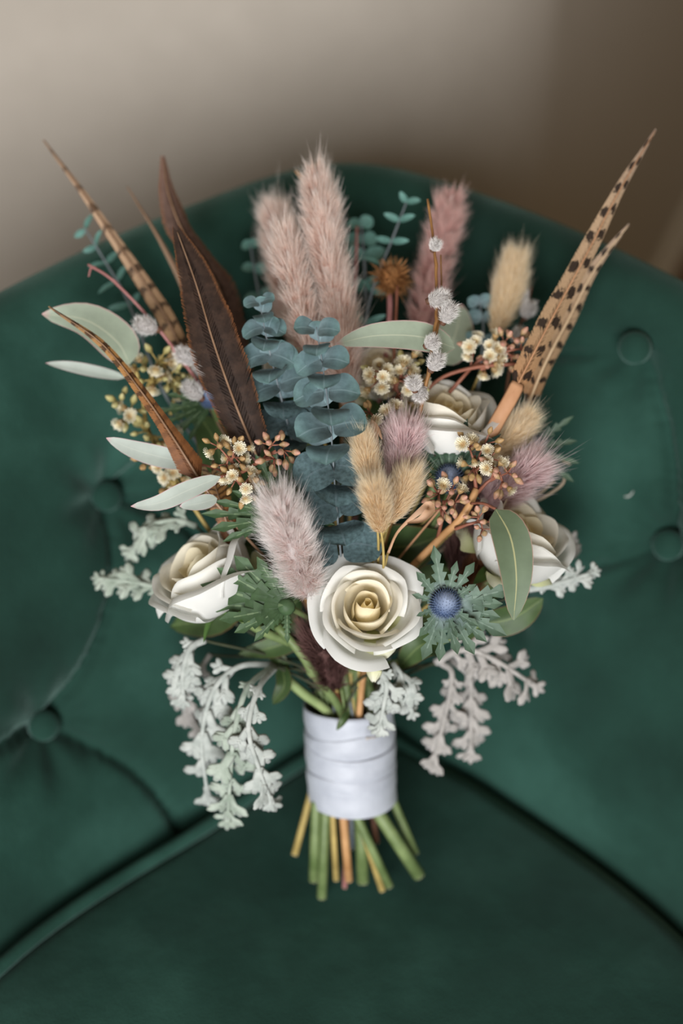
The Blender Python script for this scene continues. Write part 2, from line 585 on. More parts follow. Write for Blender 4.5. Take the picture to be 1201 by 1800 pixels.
# ------------------------------------------------------------------ armchair
chair = thing('tub_armchair', 'dark green velvet tub armchair with buttoned back and piped seat cushion', 'armchair', (0, -0.05, FLOOR))
seam_p = [(-.31, -.36), (-.295, -.20), (-.205, -.046), (-.09, .058), (-.025, .116), (.025, .14), (.066, .117), (.11, .083), (.21, -.022), (.29, -.17), (.31, -.36)]


def rim(px, py, z):
    q = onseat(px, py, z)
    return (q.x, q.y, z)


rim_p = [(-.42, -.36, .20), (-.42, -.12, .24), (-.345, .06, .285), rim(0, 526, .312), rim(330, 372, .333), rim(600, 292, .34), rim(860, 352, .335), rim(1201, 506, .315), (.36, .06, .285), (.43, -.12, .24), (.43, -.36, .20)]
NU, NV = 680, 170
KU, KV = NU / 460, NV / 150
seam = spline([Vector((x, y, 0)) for x, y in seam_p], NU)
rimc = spline([Vector(p) for p in rim_p], NU)
seam = np.array(seam)
rimc = np.array(rimc)
RR = 0.030
nout = rimc[:, :2] - seam[:, :2]
nout /= np.linalg.norm(nout, axis=1)[:, None]
nout = np.hstack([nout, np.zeros((NU, 1))])
top_in = rimc - nout * RR * 0.9 + np.array([0, 0, -RR])
vv = np.linspace(0, 1, NV)
bot = seam + np.array([0, 0, -0.03])
base = bot[:, None, :] * (1 - vv)[None, :, None] + top_in[:, None, :] * vv[None, :, None]
tu = np.gradient(base, axis=0)
tv = np.gradient(base, axis=1)
nrm = np.cross(tv, tu)
nrm /= np.linalg.norm(nrm, axis=2)[:, :, None]
if (nrm[NU // 2, NV // 2] @ np.array([0, -1, 0.3])) < 0:
    nrm = -nrm
base = base + nrm * (0.016 * np.sin(np.pi * vv) ** 0.8)[None, :, None]


def to_px(p):
    r = p - np.array(CAM)
    d = r @ np.array(FW)
    return np.stack([600.5 + FPX * (r @ np.array(RT)) / d, 900 - FPX * (r @ np.array(UP)) / d], -1)


pix = to_px(base)


def uvfind(px, py):
    d = np.abs(pix - np.array([px, py])).sum(-1) + 1e4 * ((base[:, :, 1] < -0.12) | (np.abs(base[:, :, 0]) > 0.33))
    i = int(np.argmin(d))
    return np.array([i // NV, i % NV], float)


B = {'l1': uvfind(105, 1290), 'l2': uvfind(215, 880), 'r1': uvfind(1148, 968), 'r2': uvfind(1122, 612),
     'c1': uvfind(430, 560), 'c2': uvfind(640, 760), 'c3': uvfind(850, 640), 'c4': uvfind(440, 1050), 'c5': uvfind(860, 1060)}
B['l3'] = B['l1'] + np.array([-62 * KU, 22 * KV])
B['l4'] = B['l1'] + np.array([-78 * KU, -38 * KV])
B['r3'] = B['r1'] + np.array([58 * KU, -20 * KV])
B['r4'] = B['r1'] + np.array([60 * KU, 38 * KV])
lines = [('l1', 'l2'), ('l1', 'l3'), ('l1', (0, -1)), ('l2', 'c1'), ('l2', 'c4'), ('c1', 'c2'), ('c4', 'c2'), ('c2', 'c3'), ('c2', 'c5'), ('c3', 'r2'), ('c5', 'r1'),
         ('r1', 'r2'), ('r1', 'r3'), ('r1', 'r4'), ('l3', 'l4')]


def surf(ij):
    i = np.clip(ij[0], 0, NU - 1)
    j = np.clip(ij[1], 0, NV - 1)
    return base[int(round(i)), int(round(j))]


cre = []
for a, b in lines:
    pa = B[a]
    pb = B[b] if isinstance(b, str) else np.array([pa[0] + 16 * KU, 0.0])
    for t in np.linspace(0, 1, 90):
        q = pa * (1 - t) + pb * t
        q = q + np.array([4.0 * KU, 0]) * math.sin(math.pi * t)
        cre.append(surf(q))
cre = np.array(cre)
flat = base.reshape(-1, 3)
dmin = np.full(len(flat), 9.0)
for q in cre:
    dmin = np.minimum(dmin, ((flat - q) ** 2).sum(1))
dmin = np.sqrt(dmin)
disp = -0.0065 * np.exp(-(dmin / 0.0034) ** 2) - 0.0075 * np.exp(-dmin / 0.024)
for nme, ij in B.items():
    c = surf(ij)
    r = flat - c
    d = np.sqrt((r ** 2).sum(1))
    i, j = int(np.clip(ij[0], 0, NU - 1)), int(np.clip(ij[1], 0, NV - 1))
    eu = tu[i, j] / np.linalg.norm(tu[i, j])
    ev = tv[i, j] / np.linalg.norm(tv[i, j])
    th = np.arctan2(r @ ev, r @ eu)
    disp += -0.0175 * np.exp(-(d / 0.022) ** 2) - 0.008 * np.exp(-(d / 0.045) ** 2)
    disp += 0.0022 * np.sin(th * 7 + len(nme) + ij[0]) * np.exp(-((d - 0.026) / 0.016) ** 2)
disp = disp.reshape(NU, NV)
fade = (np.clip((1 - vv) / 0.12, 0, 1) ** 0.7)[None, :]
inner = base + nrm * (disp * fade)[:, :, None]
# roll over the rim and down the outside
cen = rimc + np.array([0, 0, -RR])
rolls = []
for k in range(1, 15):
    a = math.pi - math.pi * k / 14
    rolls.append(cen + nout * (math.cos(a) * RR * 0.9) + np.array([0, 0, math.sin(a) * RR]))
for k in range(1, 9):
    t = k / 8
    rolls.append(cen + nout * (RR * 0.9 + 0.012 * math.sin(t * math.pi)) * (1 - 0.6 * t) + np.array([0, 0, 1]) * ((-0.26 - cen[:, 2]) * t)[:, None])
full = np.concatenate([inner, np.stack(rolls, 1)], 1)
nv = full.shape[1]
fv = full.reshape(-1, 3) - np.array(ORG[chair.name])
idx = np.arange(NU * nv).reshape(NU, nv)
ff = np.stack([idx[:-1, :-1], idx[1:, :-1], idx[1:, 1:], idx[:-1, 1:]], -1).reshape(-1, 4)
me = new_mesh('backrest', fv.tolist(), ff.tolist())
put('backrest', me, M['velvet'], chair, label='curved green velvet backrest tufted with deep folds')
# buttons
bm_ = MB()
bm_.lathe([(0.0, 0.0065), (0.005, 0.006), (0.0085, 0.0042), (0.0102, 0.001), (0.0102, -0.004), (0.0, -0.005)], Vector((0, 0, 0)), Vector((0, 0, 1)), 20)
bme = bm_.mesh('button')
for nme, ij in B.items():
    i, j = int(np.clip(ij[0], 0, NU - 1)), int(np.clip(ij[1], 0, NV - 1))
    p = Vector(inner[i, j]) + Vector(nrm[i, j]) * 0.0135
    Mx = Matrix.Translation(p) @ Vector(nrm[i, j]).to_track_quat('Z', 'Y').to_matrix().to_4x4()
    put('button', bme, M['velvet'], chair, Mx)

# seat cushion
front = -0.36
outl = [Vector((s[0], s[1], 0)) for s in seam[::6]]
inset = []
for i, p in enumerate(outl):
    t = (outl[min(i + 1, len(outl) - 1)] - outl[max(i - 1, 0)]).normalized()
    inset.append(p + Vector((t.y, -t.x, 0)) * 0.007)
nfr = 24
loop = inset + [inset[-1].lerp(inset[0], k / nfr) for k in range(1, nfr)]
ctr = Vector((0.0, -0.14, 0))
mb = MB()
rows = []
for s, z in ((0.0, 0.0), (0.25, 0.0), (0.5, 0.0), (0.7, -0.0005), (0.85, -0.001), (0.95, -0.003), (1.0, -0.006)):
    rows.append([ctr.lerp(p, s) + Vector((0, 0, z)) for p in loop])
rows.append([p + Vector((0, 0, -0.05)) for p in loop])
rows.append([p + Vector((0, 0, -0.10)) for p in loop])
mb.grid(rows, wrap=True)
mb.build('seat_cushion', M['velvet'], chair, label='flat dark green velvet seat cushion')
mb = MB()
pz = lambda p: Vector((0, 0, -0.0010 - 0.012 * min(1, max(0, (p.x - 0.02) / 0.06)) * (1 if p.y > -0.34 else 0)))
mb.tube([p + pz(p) for p in loop] + [loop[0] + pz(loop[0])], 0.0046, 8, hint=(0, 0, 1))
mb.build('piping', M['velvet'], chair)
mb = MB()
o2 = [Vector((p.x * 1.22, p.y * 1.1, 0)) for p in loop]
mb.grid([[p + Vector((0, 0, -0.101)) for p in loop], [p + Vector((0, 0, -0.27)) for p in loop], [ctr.lerp(p, 0.2) + Vector((0, 0, -0.28)) for p in loop]], wrap=True)
mb.build('seat_base', M['velvet'], chair)
for sx, sy in ((-.26, -.30), (.26, -.30), (-.13, .05), (.15, .06)):
    mb = MB()
    mb.tube([Vector((sx, sy, -0.265)), Vector((sx * 1.05, sy, -0.36)), Vector((sx * 1.1, sy * 1.05, FLOOR + 0.001))], [0.022, 0.018, 0.012], 10, hint=(0, 1, 0))
    mb.build('leg', M['leg_wood'], chair)

# ------------------------------------------------------------------ bouquet frame
NECK = P(613, 1238, 0.872)
EXIT = P(620, 1402, 0.887)
AX = (NECK - EXIT).normalized()
AS = perp(AX, -FW)
AT = AS.cross(AX).normalized()          # toward the viewer
WR = 0.0265


def disc(rmax=0.82):
    a = random.uniform(0, 2 * math.pi)
    r = math.sqrt(random.random()) * WR * rmax
    return math.cos(a) * r, math.sin(a) * r


ENDS = {  # cut ends below the ribbon: end px, py, exit px, toward offset, radius px
    'tanleft': (518, 1506, 548, -0.4, 6.0), 'greena': (552, 1542, 556, 0.55, 9.5), 'greenb': (566, 1570, 573, 0.75, 9.0),
    'tanb': (591, 1540, 584, 0.7, 5.5), 'orange': (613, 1540, 602, 0.8, 7.5), 'dark': (606, 1556, 611, 0.4, 4.5),
    'greenc': (638, 1548, 632, 0.3, 11.0), 'tanc': (672, 1560, 622, 0.55, 6.0), 'greend': (684, 1550, 620, 0.8, 8.0),
    'thick': (736, 1532, 658, 0.75, 12.0), 'greene': (730, 1500, 688, 0.0, 8.0), 'brown': (618, 1490, 615, 0.1, 6.0),
    'brownb': (662, 1482, 650, -0.1, 6.0), 'brownc': (700, 1488, 668, -0.4, 5.5)}


def stem_path(head, hdir, end=None, n=26, pull=0.35):
    """from the flower down into the ribbon, and out below it when it has a cut end"""
    a, b = disc()
    nk = NECK + AS * a + AT * b
    L = (nk - head).length
    c1 = head - hdir.normalized() * (L * pull)
    c2 = nk + AX * (L * 0.30) + (head - nk) * 0.12
    pts = []
    for i in range(n):
        t = i / (n - 1)
        pts.append(head * (1 - t) ** 3 + c1 * 3 * t * (1 - t) ** 2 + c2 * 3 * t * t * (1 - t) + nk * t ** 3)
    if end:
        ex, ey, sx, tw, r = ENDS[end]
        e0 = P(sx, 1400, 0.887) + AT * (WR * 0.8 * tw)
        d = 0.896
        e1 = P(ex, ey, 0.893) + AT * (WR * 0.25 * tw)
        if e1.z < 0.002:
            e1 = onseat(ex, ey, 0.002)
        pts += [nk.lerp(e0, 0.5), e0, e0.lerp(e1, 0.5), e1]
    else:
        pts += [nk.lerp(EXIT + AS * a + AT * b, 0.6)]
    return pts


def add_stem(root, head, hdir, rpx, mat, end=None, pull=0.35, r_head=None):
    pts = stem_path(head, hdir, end, pull=pull)
    r1 = rpx * 0.85 / FPX
    if end:
        r2 = ENDS[end][4] * 0.88 / FPX
    else:
        r2 = r1
    n = len(pts)
    rad = [lerp(r_head or r1, r1, min(1, i / (n * 0.4))) for i in range(n)]
    if end:
        for k in range(4):
            rad[n - 4 + k] = r2
        rad[n - 5] = (r1 + r2) / 2
    mb = MB()
    mb.tube(pts, rad, 8)
    s = mb.build('stem', mat, root)
    if end:
        t = (pts[-1] - pts[-2]).normalized()
        mb = MB()
        mb.tube([pts[-1] - t * 0.0008, pts[-1] + t * 0.0002], r2 * 0.97, 8)
        mb.build('cut_end', M['cut'], s)
    return pts


def root_at(end, head=None):
    if end:
        ex, ey = ENDS[end][:2]
        return onseat(ex, ey, 0.002)
    return NECK.copy()


# ------------------------------------------------------------------ builders
def leaf_mesh(mb, pts, w, prof, n=14, m=7, roll=0.0, fold=0.25, wave=0.0, var=0.5, teeth=None, hint=None):
    """blade along pts (base to tip); w = half width"""
    c = spline(pts, n)
    rows, uvs = [], []
    ph = random.uniform(0, 6)
    for i, p in enumerate(c):
        t = (c[min(i + 1, n - 1)] - c[max(i - 1, 0)]).normalized()
        s = perp(t, hint if hint is not None else -FW)
        s = Matrix.Rotation(roll, 3, t) @ s
        nn = s.cross(t).normalized()
        v = i / (n - 1)
        hw = w * prof(v)
        row, ur = [], []
        for j in range(m):
            u = 2 * j / (m - 1) - 1
            row.append(p + s * (u * hw) + nn * (fold * hw * abs(u) ** 1.4 + wave * w * math.sin(v * 9 + ph + 1.5 * u) * u * u))
            ur.append((u, v))
        rows.append(row)
        uvs.append(ur)
    mb.grid(rows, uvs, var)


def prof_lance(v):
    return max(0.02, math.sin(math.pi * min(1, v ** 0.85)) ** 0.75 * (1 - 0.15 * v))


def prof_broad(v):
    return max(0.03, math.sin(math.pi * v ** 0.75) ** 0.62)


def prof_round(v):
    return max(0.03, math.sqrt(max(0, 1 - (2 * v ** 0.9 - 1) ** 2)) * (1 - 0.12 * v))


def prof_petal(v):
    return max(0.03, math.sin(math.pi * v ** 1.15) ** 0.6)


def leaf(root, pxs, wpx, mat, prof=prof_lance, roll=0.0, fold=0.2, name='leaf', wave=0.06, n=14):
    pts = [P(*q) for q in pxs]
    w = wpx * pxs[len(pxs) // 2][2] / FPX
    mb = MB()
    leaf_mesh(mb, pts, w, prof, n=n, roll=roll, fold=fold, wave=wave)
    return mb.build(name, mat, root)


def hairs(roots, dirs, lens, width, bend, var):
    """numpy blades: two quads and a tip each"""
    n = len(roots)
    rnd = rng.normal(size=(n, 3))
    side = np.cross(dirs, rnd)
    side /= np.linalg.norm(side, axis=1)[:, None] + 1e-9
    w = width * rng.uniform(0.7, 1.2, n)[:, None]
    L = lens[:, None]
    p0 = roots
    p1 = roots + dirs * L * 0.5 + bend * L * 0.12
    p2 = roots + dirs * L + bend * L * 0.45
    v = np.stack([p0 - side * w, p0 + side * w, p1 - side * w * 0.8, p1 + side * w * 0.8, p2], 1).reshape(-1, 3)
    uv = np.tile(np.array([[0, 0], [1, 0], [0, .5], [1, .5], [.5, 1]], float), (n, 1))
    vr = np.repeat(var, 5)
    b = np.arange(n)[:, None] * 5
    f4 = (b + np.array([0, 1, 3, 2])).tolist()
    f3 = (b + np.array([2, 3, 4])).tolist()
    return v, f4 + f3, uv, vr


def plume(root, pxs, rpx, mat, nt_=150, per=26, hl=0.72, spread=(0.5, 1.15), width=0.00014, prof=None, clump=0.15, name='plume', core=0.58, bendy=0.4):
    """fluffy head; pxs from tip to base"""
    pts = [P(*q) for q in pxs][::-1]
    d = sum(q[2] for q in pxs) / len(pxs)
    R = rpx * d / FPX
    N = 60
    c = np.array(spline(pts, N))
    tan = np.gradient(c, axis=0)
    tan /= np.linalg.norm(tan, axis=1)[:, None]
    prof = prof or (lambda t: min(1, (t / 0.12) ** 0.6 if t > 0 else 0) * (1 - max(0, (t - 0.72) / 0.28) ** 2 * 0.75))
    nt_ = int(nt_ * 1.7)
    n = nt_ * per
    tt = np.repeat(rng.uniform(0.0, 0.97, nt_) ** 0.95, per)
    az = np.repeat(rng.uniform(0, 2 * np.pi, nt_), per) + rng.normal(0, clump, n)
    tj = np.clip(tt + rng.normal(0, 0.006, n), 0, 0.985)
    k = np.clip((tj * (N - 1)).astype(int), 0, N - 1)
    T = tan[k]
    up = np.array([0.31, 0.55, 0.77])
    s = np.cross(T, up)
    s /= np.linalg.norm(s, axis=1)[:, None]
    q = np.cross(s, T)
    rad = s * np.cos(az)[:, None] + q * np.sin(az)[:, None]
    pr = np.array([prof(x) for x in tj]) * R
    beta = np.repeat(rng.uniform(spread[0], spread[1], nt_), per) + rng.normal(0, 0.13, n)
    beta = beta * (1 - 0.55 * np.clip((tj - 0.8) / 0.2, 0, 1))
    dirs = T * np.cos(beta)[:, None] + rad * np.sin(beta)[:, None]
    roots = c[k] + rad * (pr * core * rng.uniform(0.4, 0.95, n))[:, None]
    lens = np.maximum(pr * (1 - core * 0.6) / np.maximum(np.sin(beta), 0.3), R * 0.35) * rng.uniform(0.6, 1.2, n) * np.repeat(rng.uniform(0.75, 1.35, nt_), per) * hl
    bend = T * bendy + rng.normal(0, 0.25, (n, 3))
    v, f, uv, vr = hairs(roots, dirs, lens, width, bend, np.repeat(rng.uniform(0, 1, nt_), per))
    org = np.array(ORG[root.name])
    o = put(name, new_mesh(name, (v - org).tolist(), f, uv, vr), mat, root)
    mb = MB()
    cs = [Vector(c[int(i)]) for i in np.linspace(0, N - 1, 16)]
    mb.tube(cs, [max(0.0004, prof(i / 15) * R * core * 0.62) for i in range(16)], 9)
    put('plume_core', mb.mesh('plume_core', ORG[root.name]), mat, o)
    return Vector(c[0]), Vector(tan[0])


def bunny_prof(t):
    return math.sin(math.pi * min(1, 0.10 + 0.80 * t)) ** 0.6


def bunny(label, pxs, rpx, mat, end=None, stem='stem_tan', n=(170, 26)):
    r = thing('bunny_tail_grass', label, 'dried grass', root_at(end), 'cream bunny tail grasses')
    b, t = plume(r, pxs, rpx, M[mat], n[0], n[1], 0.85, (0.5, 1.0), 0.00010, bunny_prof, 0.6, 'tail', 0.68, 0.5)
    add_stem(r, b, t, 2.2, M[stem], end, 0.3)
    return r


def feather(label, pxs, hw, mat, quill, roll=0.3, end=None, qr=2.4, N=150, bare=None, curv=0.35, lean=0.60, group='pheasant feathers', rag=0.035, bare_r=None):
    """pxs from tip to base"""
    r = thing('pheasant_feather', label, 'feather', root_at(end), group)
    pts = [P(*q) for q in pxs]
    d = sum(q[2] for q in pxs) / len(pxs)
    n = 60
    c = spline(pts, n)
    mb = MB()
    TL = sum((c[i] - c[i + 1]).length for i in range(n - 1))
    ph1, ph2 = random.uniform(0, 6), random.uniform(0, 6)
    for side in (-1, 1):
        for k in range(N):
            t = 0.004 + 0.992 * k / (N - 1)
            s = t * (n - 1)
            i = min(int(s), n - 2)
            p = c[i].lerp(c[i + 1], s - i)
            T = (c[i] - c[i + 1]).normalized()          # toward the tip
            S = Matrix.Rotation(roll, 3, T) @ perp(T, -FW)
            nn = S.cross(T).normalized()
            if nn.dot(-FW) < 0:
                nn = -nn
            w = interp(hw, t) * d / FPX
            w *= 1 + rag * (0.6 * math.sin(t * 23 + ph1 + side) + random.uniform(-0.5, 0.5))
            al = lean * (0.55 + 0.45 * min(1, t * 3)) + random.uniform(-0.015, 0.015) + 0.03 * math.sin(t * 31 + ph2 + side)
            al = max(0.2, al)
            L = w / math.sin(al)
            step = (c[0] - c[-1]).length / N
            bw = step * 1.25
            rows, uvs = [], []
            for q in range(4):
                z = q / 3
                dd = T * math.cos(al) * L * z + S * (side * math.sin(al) * L * z)
                pos = p + dd - nn * (curv * w * z * z) + T * (-0.10 * L * z * z)
                ww = bw * (1, 1, 0.8, 0.25)[q]
                rows.append([pos - T * ww, pos + T * ww])
                vq = t - 0.72 * math.cos(al) * L * z / TL
                uvs.append([(side * (0.02 + 0.98 * z), vq)] * 2)
            mb.grid(rows, uvs, random.random())
    mb.build('vane', M[mat], r)
    q = c + ([P(*b) for b in bare] if bare else [])
    mb = MB()
    rad = [lerp(0.35, 1.0, i / (len(q) - 1)) * qr * d / FPX for i in range(len(q))]
    if bare_r:
        mb.tube(spline([c[-3]] + [P(*b) for b in bare], 12), [bare_r * d / FPX * k for k in (0.9, 1, 1, 1, 1, 1, 1, 1, 1, 0.95, 0.9, 0.8)], 8, 0.3)
    mb.tube([p - FW * 0.0006 for p in q], rad, 7)
    mb.build('quill', M[quill], r)
    hd = (q[-2] - q[-1]).normalized()
    add_stem(r, q[-1], hd, qr, M[quill], end, 0.25)
    return r


def rose(label, px, py, d, axis, rpx, end=None, n=26, open_=1.0, seed=1, stem='stem_green', tuckdown=0.0):
    rnd = random.Random(seed)
    r = thing('white_rose', label, 'rose', root_at(end), 'cream white roses')
    R = rpx * d / FPX
    ax = cdir(*axis)
    sx = perp(ax, UP)
    sy = ax.cross(sx).normalized()
    ctr = P(px, py, d) - ax * (R * 0.75)

    def W(x, y, z):
        return ctr + sx * (x * R) + sy * (y * R) + ax * (z * R)
    rings = [(2, .12, 1.02, 2.0, -.07, .00), (3, .25, 1.08, 1.5, -.07, .03), (3, .42, 1.12, 1.35, -.03, .08), (4, .57, 1.06, 1.08, .03, .12), (5, .70, .94, .90, .13, .16), (5, .79, .70, .80, .27, .18)]
    if open_ < 0.7:
        rings = rings[:3] + [(3, .56, 1.18, 1.45, -.08, .08), (4, .68, 1.16, 1.2, -.05, .14), (5, .78, 1.06, 1.0, .03, .24)]
    if n < 22:
        rings = rings[:5]
    specs = []
    for g, (cnt, rr0, zr0, hw0, fl0, cu0) in enumerate(rings):
        off0 = g * 1.05 + rnd.uniform(-0.3, 0.3)
        for c_ in range(cnt):
            specs.append((g / 5, off0 + 6.28318 * c_ / cnt + rnd.uniform(-0.16, 0.16), rr0 * rnd.uniform(0.94, 1.06) + 0.012 * c_, zr0 + rnd.uniform(-0.05, 0.05),
                          hw0 * rnd.uniform(0.92, 1.10), fl0 * open_ * rnd.uniform(0.7, 1.25), cu0 * rnd.uniform(0.6, 1.3)))
    for q, phi, rr, zr, hwid, flare, curl in specs:
        tuck = 0.09 + 0.02 * q
        ph = rnd.uniform(0, 6)
        nr, nc = 16, 19
        rows, uvs = [], []
        for i in range(nr):
            t0 = i / (nr - 1)
            row, ur = [], []
            for j in range(nc):
                s = 2 * j / (nc - 1) - 1
                tip = 1 - lerp(0.10, 0.36, min(1, q * 2.0)) * abs(s) ** 2.2 + (0.03 + 0.05 * q) * max(0, 1 - abs(s - 0.25 * math.sin(ph)) * 2.4) + 0.012 * math.sin(7 * s + ph * 2) * q
                t = t0 * tip
                b0, b1, b2, b3 = (1 - t) ** 3, 3 * t * (1 - t) ** 2, 3 * t * t * (1 - t), t ** 3
                rad = 0.08 * b0 + (rr * 1.0 + 0.10) * b1 + (rr * 0.98 + 0.02) * b2 + (rr + flare) * b3
                z = 0.0 * b0 + 0.12 * zr * b1 + 0.70 * zr * b2 + zr * b3
                e = max(0, (t0 - 0.82) / 0.18)
                rad += curl * e * e * 0.75
                z -= curl * e * e * e * 0.55
                rad *= 1 + tuck * s
                rad += 0.020 * math.sin(4 * s + ph) * t ** 3 * (0.3 + q)
                rad += 0.07 * q * abs(s) ** 4 * t
                a = phi + s * hwid * (0.55 + 0.45 * math.sin(min(1, t * 1.4) * math.pi / 2))
                row.append(W(math.cos(a) * rad, math.sin(a) * rad, z))
                ur.append((s, t0))
            rows.append(row)
            uvs.append(ur)
        mb = MB()
        mb.grid(rows, uvs, min(1.0, q * 1.15))
        mb.build('petal', M['petal'], r)
    # hanging outer petals, calyx, sepals
    for k in range(3):
        phi = rnd.uniform(0, 6.28)
        p0 = W(0.25 * math.cos(phi), 0.25 * math.sin(phi), 0.1)
        p1 = W(0.78 * math.cos(phi), 0.78 * math.sin(phi), 0.30)
        p2 = W(1.0 * math.cos(phi), 1.0 * math.sin(phi), 0.22)
        mb = MB()
        leaf_mesh(mb, [p0, p1, p2], R * 0.42, prof_petal, roll=0.0, fold=-0.2, wave=0.2, hint=ax, var=0.9)
        mb.build('outer_petal', M['petal_green'], r)
    mb = MB()
    mb.lathe([(R * 0.06, -R * 0.28), (R * 0.17, -R * 0.2), (R * 0.2, -R * 0.05), (R * 0.25, R * 0.08)], ctr, ax, 12)
    mb.build('calyx', M['sepal'], r)
    for k in range(5):
        a = k * 1.2566 + 0.3
        mb = MB()
        leaf_mesh(mb, [W(0.18 * math.cos(a), 0.18 * math.sin(a), 0.0), W(0.45 * math.cos(a), 0.45 * math.sin(a), 0.02), W(0.8 * math.cos(a), 0.8 * math.sin(a), -0.12)], R * 0.14, prof_lance, hint=ax)
        mb.build('sepal', M['sepal'], r)
    add_stem(r, ctr - ax * R * 0.27, ax, 8, M[stem], end, 0.28)
    return r, W


def spiny(mb, base, direc, nrm_, L, w, nteeth=5, curve=0.15, fold=0.35, var=0.5):
    """toothed bract: mid ridge with forward pointing spines"""
    t = direc.normalized()
    s = perp(t, nrm_)
    nn = s.cross(t).normalized()
    n = nteeth * 2 + 1

    def mid(v):
        return base + t * (L * v) + nn * (-curve * L * v * v)
    cidx, lidx, ridx = [], [], []
    for i in range(n):
        v = 0.74 * i / (n - 2) if i < n - 1 else 1.0
        p = mid(v)
        env = (1 - v) ** 0.55 * min(1, 0.55 + 2.0 * v) if v < 1 else 0
        k = 1.0 if i % 2 else 0.42
        hw = w * max(0.02, env) * k * random.uniform(0.85, 1.15)
        fwd = (0.72 * L / (n - 1) if i % 2 else 0)
        cidx.append(mb.add(p, (0, v), var))
        for sd, lst in ((-1, lidx), (1, ridx)):
            lst.append(mb.add(p + s * (sd * hw) + t * fwd + nn * (fold * hw), (sd, v), var))
    for i in range(n - 1):
        mb.f.append((cidx[i], cidx[i + 1], lidx[i + 1], lidx[i]))
        mb.f.append((cidx[i], ridx[i], ridx[i + 1], cidx[i + 1]))


def sea_holly(label, px, py, d, axis, hr, bracts, mat='bract_blue', end=None, stem='stem_green', head=True, w=0.20, fold=0.35):
    """bracts: list of (angle deg in the picture, length px, toward tilt)"""
    r = thing('sea_holly', label, 'thistle', root_at(end), 'sea holly thistles')
    c = P(px, py, d)
    ax = cdir(*axis)
    R = hr * d / FPX
    if head:
        mb = MB()
        mb.lathe([(R * 0.5, -R * 0.9), (R * 0.9, -R * 0.4), (R * 0.95, 0), (R * 0.85, R * 0.5), (R * 0.5, R * 0.95), (0.0001, R * 1.1)], c, ax, 16)
        h = mb.build('flower_head', M['holly_head'], r)
        mb = MB()
        nsp = 240
        s = perp(ax, UP)
        q = ax.cross(s)
        for k in range(nsp):
            z = 1 - 1.55 * (k + 0.5) / nsp
            rr = math.sqrt(max(0, 1 - z * z))
            a = k * 2.39996
            dr = (s * (rr * math.cos(a)) + q * (rr * math.sin(a)) + ax * z).normalized()
            p = c + dr * R * 0.9
            dd = (dr + ax * 0.25).normalized()
            sd = perp(dd, ax + s * 0.3)
            s2 = dd.cross(sd)
            L = R * 0.36
            b = [mb.add(p + sd * R * 0.055, (0, 0.2)), mb.add(p - sd * R * 0.028 + s2 * R * 0.048, (0, 0.2)), mb.add(p - sd * R * 0.028 - s2 * R * 0.048, (0, 0.2)), mb.add(p + dd * L, (0, 1.0))]
            mb.f += [(b[0], b[1], b[3]), (b[1], b[2], b[3]), (b[2], b[0], b[3])]
        mb.build('floret', M['holly_head'], h, kind='stuff')
    if not head:
        mb = MB()
        mb.lathe([(R * 0.2, -R * 1.2), (R * 0.6, -R * 0.8), (R * 0.7, -R * 0.3), (R * 0.45, R * 0.1), (0.0001, R * 0.2)], c, ax, 10)
        mb.build('bract_base', M[mat], r)
    for (a, L, tw) in bracts:
        a = math.radians(a)
        dr = cdir(math.cos(a), math.sin(a), tw)
        Lw = L * d / FPX
        mb = MB()
        spiny(mb, c + dr * R * 0.55 - ax * R * 0.6, dr, ax * 0.6 - FW, Lw, Lw * w, nteeth=random.choice((4, 5)), curve=random.uniform(-0.05, 0.25), fold=fold)
        mb.build('bract', M[mat], r)
    add_stem(r, c - ax * R * 0.8, ax, 5, M[stem], end, 0.3)
    return r


def lobe_mesh(base, direc, nrm_, L, w, fingers=3, droop=0.2):
    mb = MB()
    t = direc.normalized()
    s = perp(t, nrm_)
    nn = s.cross(t)

    def strip(b, dr, l, ww, bend):
        pts = []
        for i in range(6):
            v = i / 5
            pts.append(b + dr * (l * v) - nn * (bend * l * v * v))
        mb.tube(pts, [ww * k for k in (1.0, 0.95, 0.95, 1.1, 1.0, 0.4)], 6, 0.25, nrm_)
    strip(base, t, L, w, droop)
    tip = base + t * (L * 0.62) - nn * (droop * L * 0.38)
    for k in range(fingers - 1):
        sd = -1 if k % 2 else 1
        dr = (t * 0.75 + s * sd * 0.75).normalized()
        st = base + t * (L * (0.45 + 0.12 * (k // 2))) - nn * (droop * L * 0.25)
        strip(st, dr, L * 0.48, w * 0.85, droop)
    return mb


